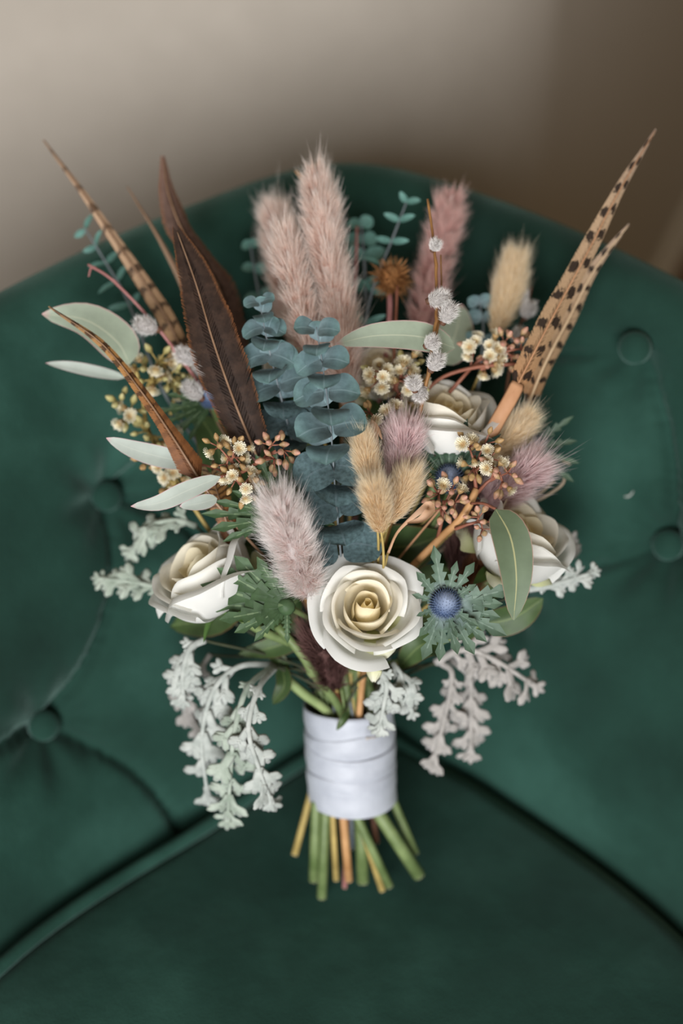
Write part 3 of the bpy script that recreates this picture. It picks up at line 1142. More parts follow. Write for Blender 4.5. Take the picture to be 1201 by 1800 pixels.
def dusty(label, pxs, Lpx, mat, nl=7, roll=0.0, start=0.25, wpx=5.0, stalk_attach=True, ang=0.62, pull=0.35, wl=0.15, curlin=0.5):
    """pxs base to tip; Lpx longest lobe length"""
    r = thing('dusty_miller_leaf', label, 'leaf', NECK.copy(), 'silver dusty miller leaves')
    pts = [P(*q) for q in pxs]
    d = sum(q[2] for q in pxs) / len(pxs)
    k = d / FPX
    c = spline(pts, 24)
    mb = MB()
    mb.tube(c, [lerp(wpx, wpx * 0.5, i / 23) * k for i in range(24)], 7, 0.6)
    mb.build('leaf_rib', M[mat], r)
    nl = max(5, nl - 1)
    for i in range(nl):
        v = min(0.98, lerp(start, 0.97, i / (nl - 1)) + random.uniform(-0.03, 0.03))
        s = v * 23
        a = min(int(s), 22)
        p = c[a].lerp(c[a + 1], s - a)
        T = (c[a + 1] - c[a]).normalized()
        S = Matrix.Rotation(roll, 3, T) @ perp(T, -FW)
        nn = S.cross(T)
        env = math.sin(math.pi * max(0.1, 0.18 + 0.62 * (v - start) / (1 - start)))
        for sd in (-1, 1):
            S = Matrix.Rotation(roll + random.uniform(-0.5, 0.5), 3, T) @ perp(T, -FW)
            nn = S.cross(T)
            aa = ang * random.uniform(0.8, 1.15) * (1 - 0.35 * (v - start) / (1 - start))
            dr = (T * math.cos(aa) + S * (sd * math.sin(aa)) - nn * random.uniform(-0.1, curlin)).normalized()
            L = Lpx * k * env * random.uniform(0.85, 1.15)
            lobe_mesh(p, dr, nn, L, L * wl, 5 if env > 0.6 else 3, random.uniform(0.0, 0.35)).build('lobe', M[mat], r)
    T = (c[-1] - c[-2]).normalized()
    lobe_mesh(c[-2], T, -FW, Lpx * k * 0.75, Lpx * k * 0.10, 3, 0.1).build('lobe', M[mat], r)
    if stalk_attach:
        add_stem(r, c[0], (c[0] - NECK).normalized() if (c[0] - NECK).length > 0.02 else UP, 2.6, M['stem_dark'], None, 0.12)
    return r


# shared small meshes for the seeded eucalyptus
def bud_mesh(name):
    mb = MB()
    mb.lathe([(0.0004, -0.0014), (0.0010, -0.0006), (0.00155, 0.0006), (0.0017, 0.0014), (0.00150, 0.0017), (0.00135, 0.0024), (0.0008, 0.0034), (0.0001, 0.0040)], Vector((0, 0, 0)), Vector((0, 0, 1)), 8)
    return mb.mesh(name)


BUD = {k: bud_mesh('bud') for k in ('bud_pink', 'bud_tan', 'bud_yellow')}
for k, me_ in BUD.items():
    me_.materials.append(M[k])
mb = MB()
mb.lathe([(0.0004, -0.0016), (0.0012, -0.0006), (0.0018, 0.0006), (0.0018, 0.0014), (0.0012, 0.0017), (0.0002, 0.0015)], Vector((0, 0, 0)), Vector((0, 0, 1)), 9)
CUP = mb.mesh('blossom_cup')
CUP.materials.append(M['bud_tan'])
mb = MB()
for k in range(64):
    a = k * 2.39996
    tilt = 0.15 + 1.15 * math.sqrt((k + 0.5) / 64)
    dr = Vector((math.sin(tilt) * math.cos(a), math.sin(tilt) * math.sin(a), math.cos(tilt)))
    b0 = Vector((dr.x * 0.0011, dr.y * 0.0011, 0.0012))
    s = perp(dr, Vector((0, 0, 1))) * 0.00014
    L = random.uniform(0.0024, 0.0034)
    p1 = b0 + dr * L * 0.6 + Vector((0, 0, 0.0004))
    p2 = b0 + dr * L + Vector((0, 0, 0.0002))
    mb.grid([[b0 - s, b0 + s], [p1 - s, p1 + s], [p2 - s * 2.0, p2 + s * 2.0]], [[(0, 0)] * 2, [(0, .6)] * 2, [(0, 1)] * 2])
TUFT = mb.mesh('stamens')
TUFT.materials.append(M['blossom'])


def cluster(root, cx, cy, d, spread, nb, nf, bud='bud_pink', twig='stem_red', base=None, scale=1.0, up=(0, 0.5, 0.6), parts=True):
    """a branched umbel of buds and open blossoms round cx,cy"""
    c = P(cx, cy, d)
    k = d / FPX
    R = spread * k
    b = P(*base) if base else c - cdir(*up) * R * 1.2
    tw = MB()
    tw.tube([b, b.lerp(c, 0.5) + cdir(random.uniform(-1, 1), 0.2, 0) * R * 0.08, c], [0.0011 * scale, 0.0009 * scale, 0.0007 * scale], 6)
    ax = cdir(*up)
    nsub = max(3, (nb + nf) // 5)
    hubs = []
    for i in range(nsub):
        a = i * 2.4 + random.uniform(-0.3, 0.3)
        dr = cdir(math.cos(a), math.sin(a), random.uniform(-0.1, 0.7))
        h = c + dr * R * random.uniform(0.25, 0.6)
        st = b.lerp(c, random.uniform(0.5, 1.0))
        tw.tube([st, st.lerp(h, 0.5) + ax * R * 0.05, h], 0.00055 * scale, 5)
        hubs.append((h, dr))
    spots = []
    kinds = ['b'] * nb + ['f'] * nf
    random.shuffle(kinds)
    for i, kind in enumerate(kinds):
        h, dr = hubs[i % nsub]
        best = None
        for _ in range(14):
            dd = (dr * 0.7 + Vector((random.gauss(0, 1), random.gauss(0, 1), random.gauss(0, 1))) * 0.6 - FW * 0.4).normalized()
            p = h + dd * R * random.uniform(0.2, 0.55)
            m_ = min([(p - s).length for s in spots] + [1])
            if best is None or m_ > best[0]:
                best = (m_, p, dd)
        _, p, dd = best
        spots.append(p)
        tw.tube([h, p], 0.0004 * scale, 5)
        sc = scale * random.uniform(0.85, 1.15)
        Mx = Matrix.Translation(p) @ dd.to_track_quat('Z', 'Y').to_matrix().to_4x4() @ Matrix.Scale(sc, 4)
        if kind == 'b':
            put('bud', BUD[bud], None, root, Mx)
        else:
            cup = put('blossom', CUP, None, root, Mx)
            t = bpy.data.objects.new('stamens', TUFT)
            COL.objects.link(t)
            t.parent = cup
            ORG[t.name] = ORG[root.name]
    tw.build('twig', M[twig], root)
    return b


def willow(label, pxs, catkins, mat, rpx=3.2, end=None, group='pussy willow twigs', extra=None):
    r = thing('pussy_willow_twig', label, 'twig', root_at(end), group)
    pts = [P(*q) for q in pxs]
    k = pxs[0][2] / FPX
    c = spline(pts, 30)
    for i in (8, 16, 23):
        c[i] = c[i] + Vector((random.uniform(-1, 1), 0, random.uniform(-1, 1))) * 0.0008
    mb = MB()
    mb.tube(c, [lerp(rpx * 0.7, rpx, i / 29) * k * (1.25 if i in (8, 16, 23) else 1) for i in range(30)], 7)
    if extra:
        e = spline([P(*q) for q in extra], 14)
        mb.tube(e, [lerp(rpx * 0.4, rpx * 0.8, i / 13) * k for i in range(14)], 6)
    mb.build('twig', M[mat], r)
    for (x, y, d, L, w, ang) in catkins:
        a = math.radians(ang)
        dr = cdir(math.cos(a), math.sin(a), 0.45)
        kk = d / FPX
        p0 = P(x, y, d) - dr * (L * 0.5 * kk)
        mb = MB()
        mb.lathe([(0.0002, 0), (w * 0.28 * kk, L * 0.12 * kk), (w * 0.40 * kk, L * 0.45 * kk), (w * 0.30 * kk, L * 0.8 * kk), (0.0001, L * kk)], p0, dr, 10)
        co = mb.build('catkin', M['catkin_core'], r)
        n = 900
        z = rng.uniform(0.03, 0.97, n)
        az = rng.uniform(0, 2 * np.pi, n)
        s = np.array(perp(dr, UP))
        q = np.cross(np.array(dr), s)
        rad = s * np.cos(az)[:, None] + q * np.sin(az)[:, None]
        rr = np.sin(np.pi * z) ** 0.6 * w * 0.36 * kk
        roots = np.array(p0) + np.array(dr) * (z * L * kk)[:, None] + rad * rr[:, None]
        dirs = rad * 0.75 + np.array(dr) * 0.6 + rng.normal(0, 0.15, (n, 3))
        dirs /= np.linalg.norm(dirs, axis=1)[:, None]
        v, f, uv, vr = hairs(roots, dirs, rng.uniform(0.25, 0.46, n) * w * kk, 0.00010, rng.normal(0, 0.3, (n, 3)), rng.uniform(0, 1, n))
        put('fur', new_mesh('fur', (v - np.array(ORG[r.name])).tolist(), f, uv, vr), M['catkin'], co, kind='stuff')
        mb = MB()
        mb.lathe([(w * 0.18 * kk, -L * 0.08 * kk), (w * 0.24 * kk, L * 0.04 * kk), (w * 0.12 * kk, L * 0.16 * kk)], p0, dr, 8)
        mb.build('bud_scale', M['stem_brown'], co)
    add_stem(r, c[-1], (c[-2] - c[-1]), rpx, M[mat], end, 0.25)
    return r


def round_euc(label, pxs, s0, s1, npair, mat_top, mat_low, end=None, split=0.6, face=0.6, seed=3):
    """baby-blue eucalyptus: pairs of round leaves stacked along the stem; pxs tip to base"""
    rnd = random.Random(seed)
    r = thing('eucalyptus_sprig', label, 'eucalyptus', root_at(end))
    c = spline([P(*q) for q in pxs], 40)
    d = pxs[0][2]
    mb = MB()
    mb.tube(c, [lerp(1.0, 2.2, i / 39) * d / FPX for i in range(40)], 7)
    mb.build('twig', M['stem_lilac'], r)
    for k in range(npair):
        t = (k + 0.15) / npair
        s = t * 39
        i = min(int(s), 38)
        p = c[i].lerp(c[i + 1], s - i)
        T = (c[i] - c[i + 1]).normalized()
        size = lerp(s0, s1, min(1, t * 1.5)) * d / FPX
        swap = k % 2
        for sd in (-1, 1):
            if swap:
                a = (-90 if sd > 0 else 100) + rnd.uniform(-25, 25)
                tw = face + (0.9 if sd > 0 else -0.5)
                L = size * 1.0
            else:
                a = (0 if sd > 0 else 180) + rnd.uniform(-22, 22) - sd * 8
                tw = rnd.uniform(0.0, 0.5)
                L = size * 1.1
            a = math.radians(a)
            dr = cdir(math.cos(a), math.sin(a), tw)
            side_h = (T * 0.75 - FW * 0.9 + RT * rnd.uniform(-0.3, 0.3)).normalized()
            b = p + dr * size * 0.12
            tip = b + dr * L * 1.35 - side_h * L * 0.12
            mid = b + dr * L * 0.7 + side_h * L * 0.10
            m_ = MB()
            leaf_mesh(m_, [b, mid, tip], size * 0.90, prof_round, n=12, m=7, fold=0.22, wave=0.05, hint=side_h)
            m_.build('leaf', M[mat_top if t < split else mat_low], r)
    add_stem(r, c[-1], (c[-2] - c[-1]), 3.5, M['stem_lilac'], end, 0.25)
    return r


def thin_euc(label, pxs, npair, L, w, seed=1, end=None, mat='euc_teal', twig='stem_lilac'):
    rnd = random.Random(seed)
    r = thing('eucalyptus_sprig', label, 'eucalyptus', root_at(end))
    c = spline([P(*q) for q in pxs], 30)
    d = pxs[0][2]
    mb = MB()
    mb.tube(c, [lerp(1.2, 3.0, i / 29) * d / FPX for i in range(30)], 6)
    mb.build('twig', M[twig], r)
    for k in range(npair):
        s = (k + 0.1) / npair * 29
        i = min(int(s), 28)
        p = c[i].lerp(c[i + 1], s - i)
        T = (c[i] - c[i + 1]).normalized()
        S = perp(T, -FW)
        for sd in (-1, 1):
            tw = rnd.uniform(-0.6, 0.8)
            dr = (S * sd + T * rnd.uniform(-0.1, 0.7) - FW * tw).normalized()
            ln = L * rnd.uniform(0.75, 1.2) * d / FPX * lerp(0.7, 1.1, k / npair)
            h = (-FW + T * rnd.uniform(-0.8, 0.8) + S * rnd.uniform(-0.4, 0.4)).normalized()
            m_ = MB()
            leaf_mesh(m_, [p, p + dr * ln * 0.55 + h * ln * 0.06, p + dr * ln], w * d / FPX, prof_broad, n=10, m=5, fold=0.3, hint=h)
            m_.build('leaf', M[mat], r)
    add_stem(r, c[-1], (c[-2] - c[-1]), 3, M[twig], end, 0.25)
    return r


# ------------------------------------------------------------------ ribbon
rb = thing('satin_ribbon', 'white satin ribbon wound around the bouquet stems', 'ribbon', EXIT.copy())


def ribbon_turn(c0, c1, r0, r1, tilt, wr, seed, thick=0.0009, name='ribbon_turn'):
    """one wound band from c0 (bottom) to c1 (top)"""
    rn = random.Random(seed)
    ph = [rn.uniform(0, 6) for _ in range(6)]
    ns, nz = 56, 12
    up = (c1 - c0).normalized()
    rows, uvs = [], []
    prof = [(i / (nz - 1), 0) for i in range(nz)] + [(1 - i / (nz - 1), 1) for i in range(nz)]
    prof.append(prof[0])
    for z, ins in prof:
        row, ur = [], []
        for k in range(ns):
            a = 2 * math.pi * k / ns
            rr = lerp(r0, r1, z) - ins * thick
            rr += wr * (math.sin(3 * a + ph[0] + 5 * z) * 0.4 + math.sin(z * 11 + ph[1] + 1.6 * math.sin(a + ph[2])) * 0.7 + math.sin(7 * a + ph[3] + 9 * z) * 0.2)
            h = c0.lerp(c1, z) + up * (tilt * math.sin(a + ph[4]) + 0.0009 * math.sin(2 * a + ph[5] + z))
            row.append(h + AS * (math.cos(a) * rr) + AT * (math.sin(a) * rr * 0.94))
            ur.append((k / ns, z))
        rows.append(row)
        uvs.append(ur)
    mb = MB()
    mb.grid(rows, uvs, wrap=True)
    return mb.build(name, M['satin'], rb)


def axp(t):
    return EXIT.lerp(NECK, t)


ribbon_turn(axp(0.60), axp(1.03), 0.0268, 0.0280, 0.0018, 0.0005, 1)
ribbon_turn(axp(0.42), axp(0.80), 0.0275, 0.0279, -0.0022, 0.0006, 2)
ribbon_turn(axp(0.25), axp(0.62), 0.0274, 0.0282, 0.0026, 0.0005, 3)
ribbon_turn(axp(-0.02), axp(0.36), 0.0272, 0.0280, -0.0006, 0.00035, 4)
# pin holding the ribbon
mb = MB()
pp = P(652, 1298, 0.842)
mb.tube([pp - RT * 0.002, pp + RT * 0.003 + UP * 0.0006], 0.0007, 6)
mb.lathe([(0.0001, -0.0012), (0.0011, -0.0006), (0.0012, 0.0), (0.0011, 0.0006), (0.0001, 0.0012)], pp - RT * 0.002, RT, 8)
mb.build('pin', M['catkin_core'], rb, label='small grey pin in the ribbon')

# ------------------------------------------------------------------ roses
rose('wide open cream white rose above the satin ribbon, its centre showing', 645, 1066, 0.782, (0.02, 0.40, 0.9), 88, 'thick', 30, 1.0, 11)
rose('cream white rose turned sideways beside silver felt leaves', 354, 1008, 0.805, (-0.56, 0.66, 0.34), 104, 'greena', 24, 0.55, 12)
rose('white rose behind the hanging olive leaf', 916, 945, 0.808, (0.42, 0.62, 0.42), 102, 'greenb', 24, 0.6, 13)
rose('pale rose behind the pussy willow twig with the golden stem', 785, 735, 0.815, (0.10, 0.76, 0.42), 98, 'greenc', 24, 0.6, 14)
rose('cream rose mostly hidden below the long grey-green leaf', 668, 650, 0.850, (0.0, 0.7, 0.7), 66, 'greend', 20, 0.8, 15)
rose('white rose mostly hidden behind the blue eucalyptus leaves', 515, 640, 0.850, (-0.1, 0.7, 0.7), 58, 'greene', 20, 0.8, 16)

# ------------------------------------------------------------------ feathers
feather('long tan feather with narrow dark bars behind the pink-stemmed catkin twig', [(78, 248, .868), (150, 345, .86), (225, 455, .855), (290, 555, .85), (335, 650, .845)], [1.5, 6, 11, 16, 16], 'f_barred', 'quill_dark', 0.2)
feather('very thin plain brown feather between a barred and a wavy feather', [(225, 330, .875), (285, 428, .87), (335, 530, .865), (365, 640, .855)], [1.2, 4, 8, 10], 'f_tan', 'quill_dark', 0.3, N=110)
feather('wavy dark brown feather behind the broad one', [(287, 280, .862), (296, 340, .86), (322, 408, .858), (362, 465, .855), (398, 545, .85), (428, 690, .845)], [3, 12, 24, 20, 34, 30], 'f_brown', 'quill_dark', 0.35, qr=3)
feather('broad dark brown feather with amber fringe', [(312, 408, .805), (345, 500, .80), (375, 600, .795), (410, 700, .792), (455, 810, .79)], [5, 27, 42, 48, 34], 'f_dark', 'quill_dark', -0.15, qr=2.6, N=190, curv=0.25, rag=0.05)
feather('slim amber feather with dark bars crossing the grey leaves', [(88, 540, .80), (180, 605, .795), (250, 690, .79), (305, 770, .785), (352, 845, .785)], [1.5, 7, 10, 14, 24], 'f_amber', 'quill_dark', 0.25)
feather('long black-spotted tan feather with a bare orange quill', [(1152, 230, .835), (1092, 330, .825), (1035, 440, .818), (965, 570, .808), (903, 690, .80)], [1.5, 9, 16, 20, 19], 'f_spotted', 'quill_orange', 0.25, qr=1.8, N=190, bare=[(898, 700, .80), (876, 738, .80), (846, 794, .80)], lean=0.5, bare_r=13)
feather('shorter brown spotted feather overlapped by the longer spotted one', [(1104, 397, .84), (1045, 475, .838), (1000, 560, .835), (958, 640, .83), (925, 720, .825)], [1.5, 10, 19, 25, 22], 'f_spotted', 'quill', 0.5, lean=0.45)
feather('small amber brown feather tucked beside the sideways rose', [(372, 835, .805), (390, 890, .805), (412, 965, .81)], [12, 22, 14], 'f_amber', 'quill_dark', 0.2, N=90, rag=0.12)

# ------------------------------------------------------------------ plumes
PG = 'fluffy plumes'


def plume_thing(label, pxs, rpx, mat, end=None, stem='stem_tan', **kw):
    r = thing('pampas_plume', label, 'dried grass', root_at(end), PG)
    b, t = plume(r, pxs, rpx, M[mat], **kw)
    add_stem(r, b, t, 3, M[stem], end, 0.25)
    return r


plume_thing('blush plume with a blurred blunt tip behind its neighbour', [(478, 352, .872), (497, 460, .868), (525, 620, .86)], 40, 'plume', nt_=170)
plume_thing('slim blush plume rising behind the shorter blue eucalyptus', [(497, 395, .825), (522, 510, .82), (556, 690, .82)], 38, 'plume', nt_=200, end='tanb')
plume_thing('tallest blush plume, in the middle of the bouquet', [(552, 290, .832), (570, 410, .828), (594, 560, .824), (612, 715, .82)], 45, 'plume', nt_=300, end='tanc')
plume_thing('rose pink plume behind the catkin twig', [(798, 335, .875), (770, 450, .87), (736, 590, .86)], 38, 'plume_rose', nt_=180)
plume_thing('lilac plume touching the front rose', [(484, 872, .752), (512, 955, .764), (546, 1045, .795)], 50, 'plume_lilac', nt_=230, per=30, hl=0.8, spread=(0.6, 1.25))
plume_thing('mauve plume between bunny tails and white blossoms', [(712, 742, .785), (708, 800, .79), (690, 890, .80)], 42, 'plume_mauve', nt_=170, spread=(0.5, 1.1))
plume_thing('spiky mauve plume above the white rose with the hanging leaf', [(945, 812, .80), (910, 842, .805), (850, 890, .815)], 44, 'plume_mauve', nt_=150, spread=(0.5, 1.1))
plume_thing('dark plum plume in the shade of the seed clusters', [(850, 870, .825), (838, 930, .825), (800, 1010, .83)], 52, 'plume_dark', nt_=170, spread=(0.5, 1.1))
plume_thing('russet plume tuft next to the front sea holly', [(862, 968, .815), (845, 1000, .818), (800, 1060, .83)], 34, 'plume_brown', nt_=110, spread=(0.5, 1.1))
plume_thing('dark plum plume drooping under the front rose', [(560, 1110, .81), (570, 1150, .82), (590, 1210, .84)], 44, 'plume_dark', nt_=120, spread=(0.5, 1.1))

# ------------------------------------------------------------------ bunny tails
bunny('slender cream bunny tail standing beside the blue eucalyptus', [(637, 762, .762), (645, 815, .766), (658, 885, .775)], 27, 'bunny', end='tanleft')
bunny('short cream bunny tail in front of two others', [(656, 852, .752), (662, 885, .757), (670, 932, .768)], 31, 'bunny')
bunny('cream bunny tail leaning on the mauve plume', [(722, 826, .775), (708, 865, .778), (684, 915, .785)], 30, 'bunny')
bunny('pale bunny tail beside small white catkins', [(908, 448, .858), (893, 515, .855), (872, 582, .85)], 32, 'bunny_pale')
bunny('pale bunny tail under the orange quill', [(930, 732, .812), (900, 768, .815), (855, 812, .82)], 30, 'bunny_pale')

# ------------------------------------------------------------------ eucalyptus
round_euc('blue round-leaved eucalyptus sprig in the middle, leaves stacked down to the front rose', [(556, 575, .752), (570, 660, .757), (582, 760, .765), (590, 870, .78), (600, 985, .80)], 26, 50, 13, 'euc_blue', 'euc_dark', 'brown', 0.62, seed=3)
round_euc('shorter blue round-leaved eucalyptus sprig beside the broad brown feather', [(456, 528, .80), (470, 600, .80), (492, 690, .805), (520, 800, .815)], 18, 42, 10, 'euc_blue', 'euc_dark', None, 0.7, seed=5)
thin_euc('small-leaved eucalyptus tip rising above the dried seed head', [(716, 352, .868), (690, 420, .865), (655, 510, .86), (632, 620, .85)], 6, 42, 6, 2)
thin_euc('small-leaved eucalyptus tip behind the long barred feather', [(148, 400, .878), (185, 460, .875), (225, 530, .87), (270, 650, .86)], 6, 38, 6, 4)
thin_euc('small blue leaves behind the pale bunny tail near the feathers', [(842, 530, .86), (850, 575, .855), (845, 650, .85)], 3, 34, 13, 6, mat='euc_blue')
thin_euc('dim small-leaved eucalyptus behind the tallest plume', [(440, 430, .89), (450, 490, .885), (465, 570, .88)], 3, 32, 10, 8)
thin_euc('dark eucalyptus tip between the tallest plume and the seed head', [(635, 395, .885), (640, 450, .88), (645, 560, .87)], 4, 44, 13, 9)

SE = 'seeded eucalyptus branches'


def seeded(name_label, end=None):
    return thing('seeded_eucalyptus', name_label, 'eucalyptus', root_at(end), SE)


# middle branch with the long horizontal leaf
r = seeded('seeded eucalyptus with creamy blossoms and a long grey-green leaf', 'orange')
b = cluster(r, 690, 665, .815, 62, 8, 22, 'bud_yellow', 'stem_red', (712, 735, .82), 1.15)
cluster(r, 668, 735, .80, 44, 4, 12, 'bud_tan', 'stem_red', (700, 780, .815), 1.1)
cluster(r, 850, 625, .825, 42, 6, 14, 'bud_pink', 'stem_red', (790, 690, .82), 1.1)
cluster(r, 895, 612, .82, 40, 18, 2, 'bud_pink', 'stem_red', (845, 650, .82), 1.1)
leaf(r, [(800, 612, .80), (740, 592, .79), (660, 590, .785), (592, 604, .785)], 27, M['leaf_grey'], prof_broad, 0.15, 0.12)
leaf(r, [(775, 640, .84), (800, 590, .85), (812, 535, .86)], 34, M['leaf_grey'], prof_broad, 0.1)
mb = MB()
mb.tube(spline([P(908, 640, .82), P(840, 645, .818), P(775, 665, .818), P(735, 710, .82), P(715, 780, .83)], 20), 0.0011, 6)
mb.build('twig', M['stem_red'], r)
add_stem(r, P(715, 780, .83), cdir(0.1, 1, 0.1), 4, M['stem_orange'], 'orange', 0.3)

# right branch with thick tan wood
r = seeded('seeded eucalyptus on a thick tan branch with the hanging olive leaf')
cluster(r, 835, 800, .79, 46, 16, 8, 'bud_tan', 'stem_red', (838, 865, .79), 1.05)
cluster(r, 880, 830, .785, 40, 12, 4, 'bud_pink', 'stem_red', (838, 868, .79), 1.05)
cluster(r, 780, 880, .79, 44, 20, 2, 'bud_pink', 'stem_red', (770, 945, .80), 1.05)
cluster(r, 850, 915, .785, 34, 12, 0, 'bud_pink', 'stem_red', (800, 930, .79), 1.0)
leaf(r, [(872, 895, .765), (898, 945, .758), (908, 1015, .758), (903, 1090, .765)], 34, M['leaf_olive'], prof_broad, -0.1, 0.12)
mb = MB()
mb.tube(spline([P(828, 885, .785), P(850, 885, .775), P(872, 895, .766)], 10), 0.0008, 6)
mb.build('twig', M['stem_red'], r)
mb = MB()
mb.tube(spline([P(838, 860, .79), P(815, 905, .79), P(775, 945, .80), P(735, 985, .81)], 14), [0.0022] * 14, 8)
mb.build('branch', M['stem_orange'], r)
add_stem(r, P(735, 985, .81), cdir(0.6, 0.6, 0.1), 6, M['stem_orange'], None, 0.3)

# left branch with pink buds and silver leaves
r = seeded('seeded eucalyptus with silver leaves under the broad brown feather')
cluster(r, 400, 800, .785, 44, 12, 8, 'bud_tan', 'stem_red', (425, 845, .79), 1.05)
cluster(r, 425, 850, .785, 46, 10, 10, 'bud_tan', 'stem_red', (440, 880, .80), 1.05)
cluster(r, 485, 792, .775, 44, 15, 0, 'bud_pink', 'stem_red', (425, 830, .785), 1.1)
leaf(r, [(388, 838, .775), (330, 862, .77), (280, 884, .768), (230, 890, .77)], 17, M['leaf_silver'], prof_broad, 0.1, 0.15)
leaf(r, [(345, 815, .80), (290, 805, .797), (235, 790, .795), (187, 770, .795)], 19, M['leaf_silver'], prof_broad, 0.1, 0.15)
leaf(r, [(382, 876, .785), (350, 885, .782), (316, 890, .782)], 14, M['leaf_silver'], prof_broad, 0.3, 0.15)
mb = MB()
mb.tube(spline([P(345, 815, .80), P(375, 822, .795), P(410, 838, .79)], 8), 0.0007, 6)
mb.tube(spline([P(388, 838, .775), P(410, 836, .785), P(440, 880, .80)], 8), 0.0008, 6)
mb.build('twig', M['stem_red'], r)
add_stem(r, P(440, 880, .80), cdir(-0.4, 0.8, 0.1), 4, M['stem_orange'], None, 0.3)

# far left branch, dimmer, yellowish
r = seeded('yellow-green seeded eucalyptus with two long grey leaves against the velvet', 'brownb')
cluster(r, 268, 655, .84, 50, 12, 8, 'bud_yellow', 'stem_tan', (255, 720, .84), 1.15)
cluster(r, 222, 722, .84, 34, 9, 3, 'bud_yellow', 'stem_tan', (255, 755, .84), 1.15)
cluster(r, 272, 765, .835, 38, 10, 3, 'bud_yellow', 'stem_tan', (290, 810, .835), 1.15)
cluster(r, 285, 830, .83, 52, 16, 8, 'bud_tan', 'stem_tan', (330, 870, .83), 1.15)
cluster(r, 310, 660, .85, 36, 8, 4, 'bud_yellow', 'stem_tan', (300, 730, .85), 1.1)
leaf(r, [(228, 640, .83), (205, 600, .825), (150, 562, .82), (74, 552, .82)], 36, M['leaf_grey'], prof_broad, 0.2, 0.15)
leaf(r, [(220, 664, .835), (170, 654, .83), (120, 644, .825), (80, 638, .825)], 11, M['leaf_silver'], prof_broad, 0.2, 0.2)
mb = MB()
mb.tube(spline([P(235, 640, .835), P(250, 690, .84), P(262, 760, .838), P(320, 860, .832), P(400, 980, .835)], 20), 0.0013, 6)
mb.build('twig', M['stem_tan'], r)
add_stem(r, P(400, 980, .835), cdir(-0.5, 0.8, 0.0), 4, M['stem_brown'], 'brownb', 0.3)

# ------------------------------------------------------------------ pussy willow
willow('golden pussy willow twig with white catkins in front of the long leaf', [(752, 350, .80), (763, 430, .795), (768, 520, .79), (764, 580, .785), (752, 660, .785), (735, 745, .79)],
       [(765, 432, .792, 22, 20, 60), (770, 525, .782, 38, 30, 10), (788, 551, .782, 40, 28, 60), (758, 603, .778, 26, 26, 30), (766, 637, .78, 36, 28, 60), (728, 676, .778, 26, 26, 100), (740, 690, .785, 30, 24, 250)],
       'stem_amber', 3.4, None, extra=[(775, 448, .80), (776, 520, .80), (768, 585, .79), (745, 700, .795)])
willow('pink-stemmed pussy willow twig in front of the barred feather', [(155, 465, .84), (195, 490, .838), (250, 545, .835), (300, 605, .832), (358, 685, .83)],
       [(258, 573, .825, 44, 30, 165), (328, 627, .825, 42, 28, 150), (352, 650, .835, 34, 26, 100), (340, 688, .822, 42, 28, 140)],
       'stem_mauve', 3.2, 'dark', extra=[(156, 486, .838), (160, 472, .839), (168, 470, .84)])
willow('twig with small blurred catkins next to the pale bunny tail', [(935, 505, .862), (925, 545, .86), (905, 600, .858), (890, 690, .85)],
       [(917, 522, .86, 30, 24, 100), (928, 545, .856, 34, 26, 70), (912, 592, .85, 30, 26, 80)], 'stem_brown', 3.0)
# bare twigs in the back
for lab, q, mt in (('bare orange twig tip peeking out behind the tallest plume', [(520, 300, .875), (532, 320, .873), (560, 420, .87), (590, 600, .86)], 'stem_orange'),
                   ('bare red twig in front of the dried seed head', [(699, 480, .845), (697, 540, .842), (694, 600, .84), (690, 700, .84)], 'stem_red'),
                   ('bare mauve twig between the tallest plume and the small eucalyptus', [(628, 398, .878), (626, 470, .875), (622, 560, .87), (625, 660, .86)], 'stem_mauve')):
    r = thing('bare_twig', lab, 'twig', NECK.copy(), 'bare twigs')
    c = spline([P(*x) for x in q], 16)
    mb = MB()
    mb.tube(c, [lerp(2.2, 3.2, i / 15) * .86 / FPX * (1.3 if i in (3, 8) else 1) for i in range(16)], 7)
    mb.build('twig', M[mt], r)
    add_stem(r, c[-1], c[-2] - c[-1], 3, M[mt], None, 0.25)

# ------------------------------------------------------------------ dried seed head
r = thing('dried_seed_head', 'spiky brown dried seed head on a pale stalk', 'dried flower', NECK.copy())
c = P(688, 490, .848)
ax = cdir(0.1, 0.8, 0.5)
R = 26 * .848 / FPX
mb = MB()
mb.lathe([(R * 0.25, -R * 1.0), (R * 0.6, -R * 0.7), (R * 0.85, -R * 0.1), (R * 0.7, R * 0.5), (R * 0.2, R * 0.85), (0.0001, R * 0.9)], c, ax, 14)
h = mb.build('seed_core', M['seed_head'], r)
n = 420
z = rng.uniform(-0.85, 1, n)
az = rng.uniform(0, 2 * np.pi, n)
s = np.array(perp(ax, UP))
q = np.cross(np.array(ax), s)
dr = (s * np.cos(az)[:, None] + q * np.sin(az)[:, None]) * np.sqrt(1 - z ** 2)[:, None] + np.array(ax) * z[:, None]
v, f, uv, vr = hairs(np.array(c) + dr * R * 0.75, dr, rng.uniform(0.4, 0.95, n) * R, 0.00035, rng.normal(0, 0.35, (n, 3)), rng.uniform(0, 1, n))
put('spikes', new_mesh('spikes', (v - np.array(ORG[r.name])).tolist(), f, uv, vr), M['seed_head'], r, kind='stuff')
add_stem(r, c - ax * R * 0.9, cdir(-0.05, 1, 0), 5, M['stem_mauve'], None, 0.25)

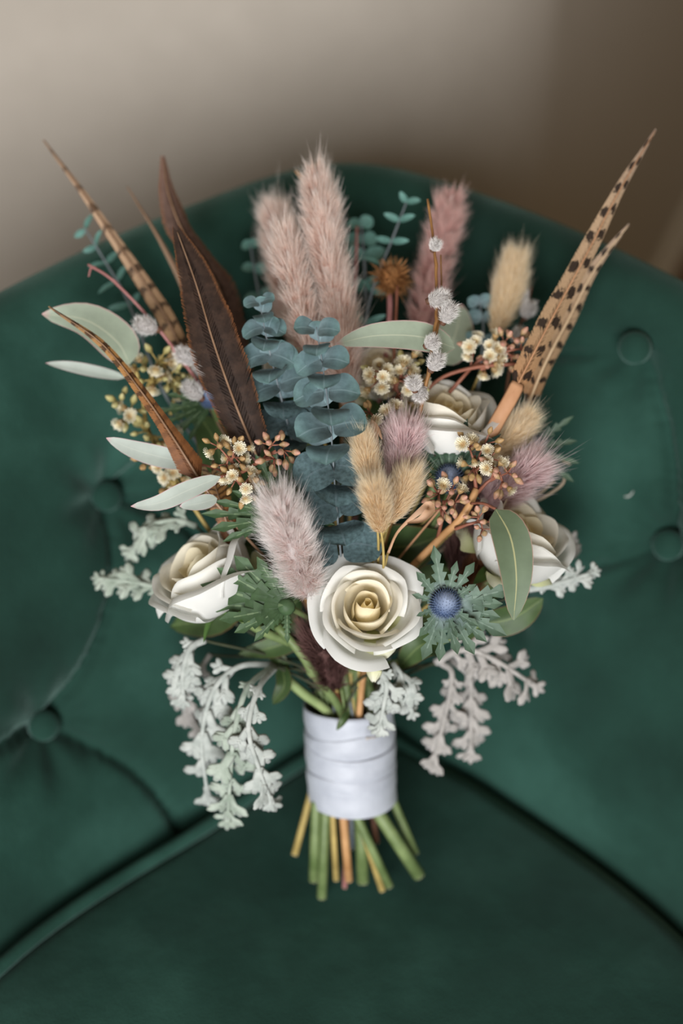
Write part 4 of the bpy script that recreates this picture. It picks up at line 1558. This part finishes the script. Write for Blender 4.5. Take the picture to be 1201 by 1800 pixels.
# ------------------------------------------------------------------ sea holly
sea_holly('sea holly with blue head and wide spiny bracts touching the front rose', 783, 1060, .772, (0.1, 0.25, 0.95), 26,
          [(100, 95, .3), (75, 72, .5), (130, 70, .4), (55, 78, .3), (35, 60, .5), (15, 112, .35), (2, 92, .3), (-12, 88, .2), (-25, 108, .3), (-40, 85, .3), (-58, 88, .3), (-75, 78, .4), (-95, 85, .3), (-112, 90, .3), (-130, 60, .5), (160, 48, .5), (-160, 45, .5), (-30, 60, .7), (-70, 55, .7)], 'bract_blue', None, w=0.23)
sea_holly('dark sea holly with long upright bracts beside the mauve plume', 790, 842, .798, (-0.1, 0.4, 0.9), 24,
          [(110, 120, .1), (92, 95, .2), (75, 105, .15), (60, 95, .2), (45, 110, .3), (128, 80, .2), (25, 60, .3), (150, 60, .3), (-30, 50, .4)], 'bract_dark', None, w=0.15, fold=0.5)
sea_holly('green sea holly bracts behind the lilac plume', 505, 900, .785, (-0.1, 0.4, 0.9), 26,
          [(178, 140, .1), (168, 120, .2), (190, 125, .2), (155, 95, .3), (118, 110, .2), (104, 120, .15), (88, 105, .2), (70, 90, .2), (200, 110, .1), (20, 95, .3), (-10, 70, .3), (40, 70, .3)], 'bract_green', None, w=0.15, head=False)
sea_holly('green sea holly bracts between the front rose and the sideways rose', 500, 1065, .785, (-0.3, 0.2, 0.9), 24,
          [(178, 135, .15), (165, 145, .1), (150, 130, .25), (135, 120, .2), (190, 110, .2), (120, 95, .3), (205, 90, .2), (100, 80, .3), (225, 70, .2), (-90, 50, .2)], 'bract_green', None, w=0.22, head=False)
sea_holly('greyish sea holly beside the pink-stemmed catkin twig', 370, 700, .83, (-0.1, 0.6, 0.8), 18,
          [(205, 90, .2), (220, 95, .1), (190, 100, .2), (240, 70, .3), (170, 70, .3), (60, 50, .2), (-40, 60, .3)], 'bract_green', None, w=0.16)
sea_holly('blurred blue sea holly behind the pale bunny tail under the quill', 930, 782, .835, (0.3, 0.5, 0.7), 22,
          [(35, 90, .1), (10, 80, .1), (60, 60, .1), (-15, 85, .1), (-35, 90, .1), (100, 40, .2)], 'bract_blue', None, w=0.13)

# ------------------------------------------------------------------ dusty miller
dusty('drooping silver leaf with the widest arch, under the sideways rose', [(480, 1168, .845), (420, 1172, .83), (375, 1215, .825), (355, 1300, .835), (365, 1400, .85)], 62, 'felt', 8, 0.2, 0.28, 6)
dusty('drooping silver leaf with the lowest-hanging tip', [(482, 1170, .84), (435, 1210, .815), (412, 1290, .81), (405, 1370, .82), (400, 1440, .835)], 62, 'felt_green', 8, 0.0, 0.22, 6)
dusty('drooping silver leaf closest to the satin ribbon', [(485, 1172, .84), (455, 1210, .81), (437, 1280, .803), (455, 1350, .81), (478, 1410, .825)], 58, 'felt', 8, -0.2, 0.25, 6)
dusty('short silver leaf hanging below the sideways rose', [(360, 1125, .83), (335, 1140, .825), (322, 1180, .825), (322, 1222, .83)], 50, 'felt', 6, 0.2, 0.15, 7)
dusty('dim silver leaf behind the short hanging one', [(370, 1150, .86), (345, 1190, .86), (325, 1230, .862), (345, 1275, .865)], 46, 'felt_warm', 6, 0.3, 0.15, 5)
dusty('silver leaf reaching out sideways from the sideways rose', [(300, 1040, .845), (265, 1030, .845), (225, 1022, .845), (182, 1018, .85)], 44, 'felt_green', 6, 0.1, 0.1, 6)
dusty('curled silver leaf under the silver eucalyptus leaves', [(345, 925, .845), (310, 915, .84), (265, 925, .842), (235, 965, .85)], 54, 'felt_green', 6, 0.3, 0.15, 6)
dusty('silver leaf hanging over the top of the ribbon', [(665, 1175, .815), (680, 1200, .812), (675, 1240, .815), (668, 1275, .822)], 50, 'felt', 6, 0.1, 0.1, 6)
dusty('small silver leaf sticking out below the front rose', [(690, 1165, .825), (705, 1185, .82), (712, 1215, .82), (722, 1245, .825)], 46, 'felt', 5, -0.3, 0.1, 5)
dusty('silver leaf arching away below the front sea holly', [(765, 1165, .85), (815, 1142, .842), (870, 1160, .84), (935, 1202, .85)], 60, 'felt_warm', 7, -0.3, 0.2, 7, ang=1.1)
dusty('silver leaf hanging straight down below the front sea holly', [(775, 1165, .85), (795, 1185, .845), (785, 1250, .85), (762, 1340, .862)], 50, 'felt_warm', 7, 0.3, 0.35, 6)
dusty('second silver leaf hanging straight down beside the arching one', [(790, 1158, .855), (825, 1190, .852), (828, 1250, .856), (828, 1320, .865)], 52, 'felt_warm', 7, 0.0, 0.3, 6)
dusty('silver leaf reaching out under the white rose with the hanging leaf', [(930, 1035, .83), (965, 1030, .83), (1000, 1020, .832), (1038, 1008, .835)], 38, 'felt', 5, 0.2, 0.1, 7)
dusty('small grey silver leaf behind the white rose with the hanging leaf', [(945, 990, .855), (970, 975, .855), (990, 955, .857), (1005, 960, .86)], 36, 'felt_warm', 5, 0.2, 0.1, 5)

# ------------------------------------------------------------------ rose bud, foliage, curls
r = thing('rose_bud', 'small closed cream bud hanging under the front rose', 'flower bud', NECK.copy())
c0 = P(660, 1165, .80)
ax = cdir(-0.1, -0.9, 0.35)
R = 17 * .8 / FPX
for k in range(5):
    a = k * 2.4
    s = perp(ax, UP)
    q = ax.cross(s)
    o_ = (s * math.cos(a) + q * math.sin(a))
    mb = MB()
    leaf_mesh(mb, [c0 + o_ * R * 0.3, c0 + ax * R * 1.0 + o_ * R * 0.85, c0 + ax * R * 2.1 + o_ * R * 0.2], R * 0.95, prof_round, fold=-0.7, hint=o_, wave=0.02)
    mb.build('petal', M['petal_green'], r)
add_stem(r, c0, cdir(-0.4, -0.5, 0.3), 3, M['stem_pale'], None, 0.4)


def leafy(label, stem_px, leaves, mat, stem='stem_green', prof=prof_broad, end=None, name='rose_foliage', cat='foliage'):
    r = thing(name, label, cat, root_at(end))
    for pxs, w, roll in leaves:
        leaf(r, pxs, w, M[mat], prof, roll, 0.25, wave=0.12)
    c = spline([P(*q) for q in stem_px], 12)
    mb = MB()
    mb.tube(c, [2.2 * .83 / FPX] * 12, 6)
    mb.build('twig', M[stem], r)
    add_stem(r, c[-1], c[-2] - c[-1], 3, M[stem], end, 0.25)
    return r


leafy('green leaves with reddish tips under the hanging olive leaf', [(890, 1080, .835), (820, 1110, .835), (740, 1150, .84)],
      [([(850, 1098, .835), (905, 1085, .83), (955, 1052, .83)], 28, 0.2), ([(780, 1130, .84), (740, 1135, .83), (700, 1175, .84)], 26, 0.3), ([(800, 1120, .84), (830, 1090, .84), (850, 1050, .845)], 24, 0)], 'leaf_green')
leafy('dark green leaves in the shade between both front roses', [(520, 1000, .83), (550, 1080, .84), (580, 1160, .855)],
      [([(530, 1050, .83), (480, 1090, .83), (440, 1100, .835)], 26, 0.2), ([(550, 1080, .84), (500, 1130, .84), (420, 1150, .845)], 22, 0.1), ([(540, 1060, .84), (570, 1010, .835), (590, 960, .835)], 30, 0.4), ([(560, 1120, .85), (600, 1090, .85), (640, 1100, .85)], 30, 0.2), ([(530, 1040, .84), (470, 1010, .835), (420, 960, .84)], 34, 0.1)], 'leaf_green')
leafy('dark green leaves deep in the middle of the bouquet', [(640, 800, .85), (650, 900, .85), (640, 1050, .86)],
      [([(645, 860, .845), (700, 820, .84), (740, 780, .845)], 40, 0.2), ([(645, 900, .845), (590, 850, .85), (550, 800, .85)], 42, 0.2), ([(650, 960, .845), (720, 960, .835), (780, 940, .835)], 44, 0.3), ([(645, 1000, .85), (710, 1030, .84), (790, 1000, .84)], 40, 0.1), ([(645, 830, .85), (640, 760, .85), (660, 690, .855)], 40, 0.2)], 'leaf_green')
leafy('dark green leaves behind the sideways rose', [(400, 850, .85), (430, 950, .85), (500, 1100, .86)],
      [([(410, 890, .85), (360, 850, .845), (310, 800, .85)], 38, 0.2), ([(415, 920, .85), (440, 840, .845), (450, 780, .85)], 40, 0.3), ([(430, 960, .85), (470, 900, .84), (520, 850, .845)], 44, 0.3), ([(440, 1000, .85), (380, 1080, .85), (300, 1100, .86)], 36, 0.1), ([(405, 870, .85), (380, 780, .845), (350, 730, .85)], 36, 0.2)], 'leaf_green')
leafy('dark green leaves between the pale rose and the hanging olive leaf', [(840, 820, .86), (800, 920, .86), (740, 1080, .865)],
      [([(830, 850, .855), (890, 830, .85), (930, 800, .855)], 38, 0.2), ([(820, 880, .855), (770, 820, .85), (750, 770, .855)], 42, 0.2), ([(800, 920, .855), (870, 940, .85), (900, 1000, .85)], 40, 0.1), ([(780, 970, .86), (830, 1030, .85), (880, 1050, .85)], 42, 0.2)], 'leaf_green')
leafy('small green leaf folded over the top edge of the ribbon', [(600, 1210, .842), (604, 1235, .842), (606, 1250, .85)],
      [([(612, 1252, .842), (603, 1266, .838), (592, 1284, .840)], 8, 0.1)], 'leaf_green', prof=prof_lance, name='small_leaf', cat='leaf')

leafy('small brown-edged leaves beside the drooping silver leaves and the ribbon', [(492, 1165, .845), (505, 1190, .85), (545, 1225, .86)],
      [([(495, 1170, .845), (500, 1205, .838), (480, 1238, .842)], 15, 0.3), ([(505, 1185, .85), (490, 1160, .845), (470, 1150, .848)], 12, 0.2)], 'leaf_green', 'stem_dark')
# visible bare green stalks above the ribbon
for lab, q, rp, mt in (('green stalk with a knobbly node running down to the ribbon', [(488, 1100, .815), (530, 1150, .82), (552, 1185, .828), (600, 1250, .85)], 8, 'stem_green'),
                       ('thick pale green stalk slanting into the ribbon', [(500, 1190, .845), (535, 1220, .85), (580, 1255, .86)], 9, 'stem_pale'),
                       ('reddish stalk beside the knobbly green one', [(540, 1130, .835), (570, 1190, .838), (600, 1245, .85)], 6, 'stem_red'),
                       ('green stalk running up behind the front rose', [(590, 1120, .85), (605, 1190, .85), (615, 1250, .857)], 8, 'stem_green')):
    r = thing('flower_stalk', lab, 'stem', NECK.copy(), 'bare stalks above the ribbon')
    c = spline([P(*x) for x in q] + [EXIT.lerp(NECK, 0.5)], 20)
    mb = MB()
    mb.tube(c, [rp * .83 / FPX * (1.35 if (i == 9 and 'knobbly node' in lab) else 1) for i in range(20)], 8)
    mb.build('stalk', M[mt], r)

# dried curls
r = thing('dried_curled_leaf', 'curled beige dried leaf beside the cream bunny tails', 'dried leaf', NECK.copy())
mb = MB()
leaf_mesh(mb, [P(682, 972, .79), P(698, 935, .782), P(728, 905, .775), P(752, 888, .77), P(758, 898, .765), P(742, 914, .764), P(716, 920, .766)], 8 * .77 / FPX, lambda v: 0.25 + 0.9 * math.sin(math.pi * v ** 1.6) ** 0.8, n=26, m=5, roll=0.6, fold=0.5, wave=0.2)
mb.build('blade', M['curl'], r)
add_stem(r, P(682, 972, .79), cdir(0.2, 1, 0), 2.2, M['stem_tan'], None, 0.3)
r = thing('dried_curled_leaf', 'narrow beige dried leaf standing above the cream bunny tails', 'dried leaf', NECK.copy())
mb = MB()
leaf_mesh(mb, [P(664, 830, .79), P(662, 790, .785), P(658, 755, .782), P(654, 742, .78), P(664, 752, .777), P(672, 772, .776)], 5 * .77 / FPX, lambda v: 0.25 + 0.9 * math.sin(math.pi * v) ** 0.8, n=20, m=5, roll=0.5, fold=0.5)
mb.build('blade', M['curl'], r)
add_stem(r, P(664, 830, .79), cdir(0, 1, 0), 2, M['stem_tan'], None, 0.3)
r = thing('dried_tendril', 'looping dry tendrils sticking out beside the spiky mauve plume', 'tendril', NECK.copy())
for q in ([(900, 900, .84), (945, 880, .84), (985, 855, .843), (992, 838, .845), (980, 830, .846)], [(905, 880, .845), (945, 870, .845), (968, 850, .846), (975, 845, .847)], [(930, 815, .85), (970, 805, .85), (1003, 815, .85)]):
    mb = MB()
    mb.tube(spline([P(*x) for x in q], 16), [lerp(3.2, 2.4, i / 15) * .84 / FPX for i in range(16)], 6)
    mb.build('strand', M['tendril'], r)
add_stem(r, P(900, 895, .84), cdir(0.8, 0.4, 0), 3, M['tendril'], None, 0.3)

# the bit of fluff caught on the velvet
i, j = uvfind(1092, 876)
pt = Vector(inner[int(i), int(j)]) + Vector(nrm[int(i), int(j)]) * 0.0006
fl = thing('fluff', 'tiny pale wisp of plant fluff caught on the green velvet', 'fluff', pt)
eu = Vector(tu[int(i), int(j)]).normalized()
ev = Vector(tv[int(i), int(j)]).normalized()
mb = MB()
mb.tube(spline([pt - eu * 0.003 - ev * 0.0005, pt, pt + eu * 0.002 + ev * 0.003, pt + eu * 0.0025 + ev * 0.0055], 10), [x * 0.5 for x in (0.0004, 0.0006, 0.0009, 0.001, 0.0011, 0.001, 0.0009, 0.0007, 0.0005, 0.0003)], 6, 0.5)
mb.build('wisp', M['felt'], fl)
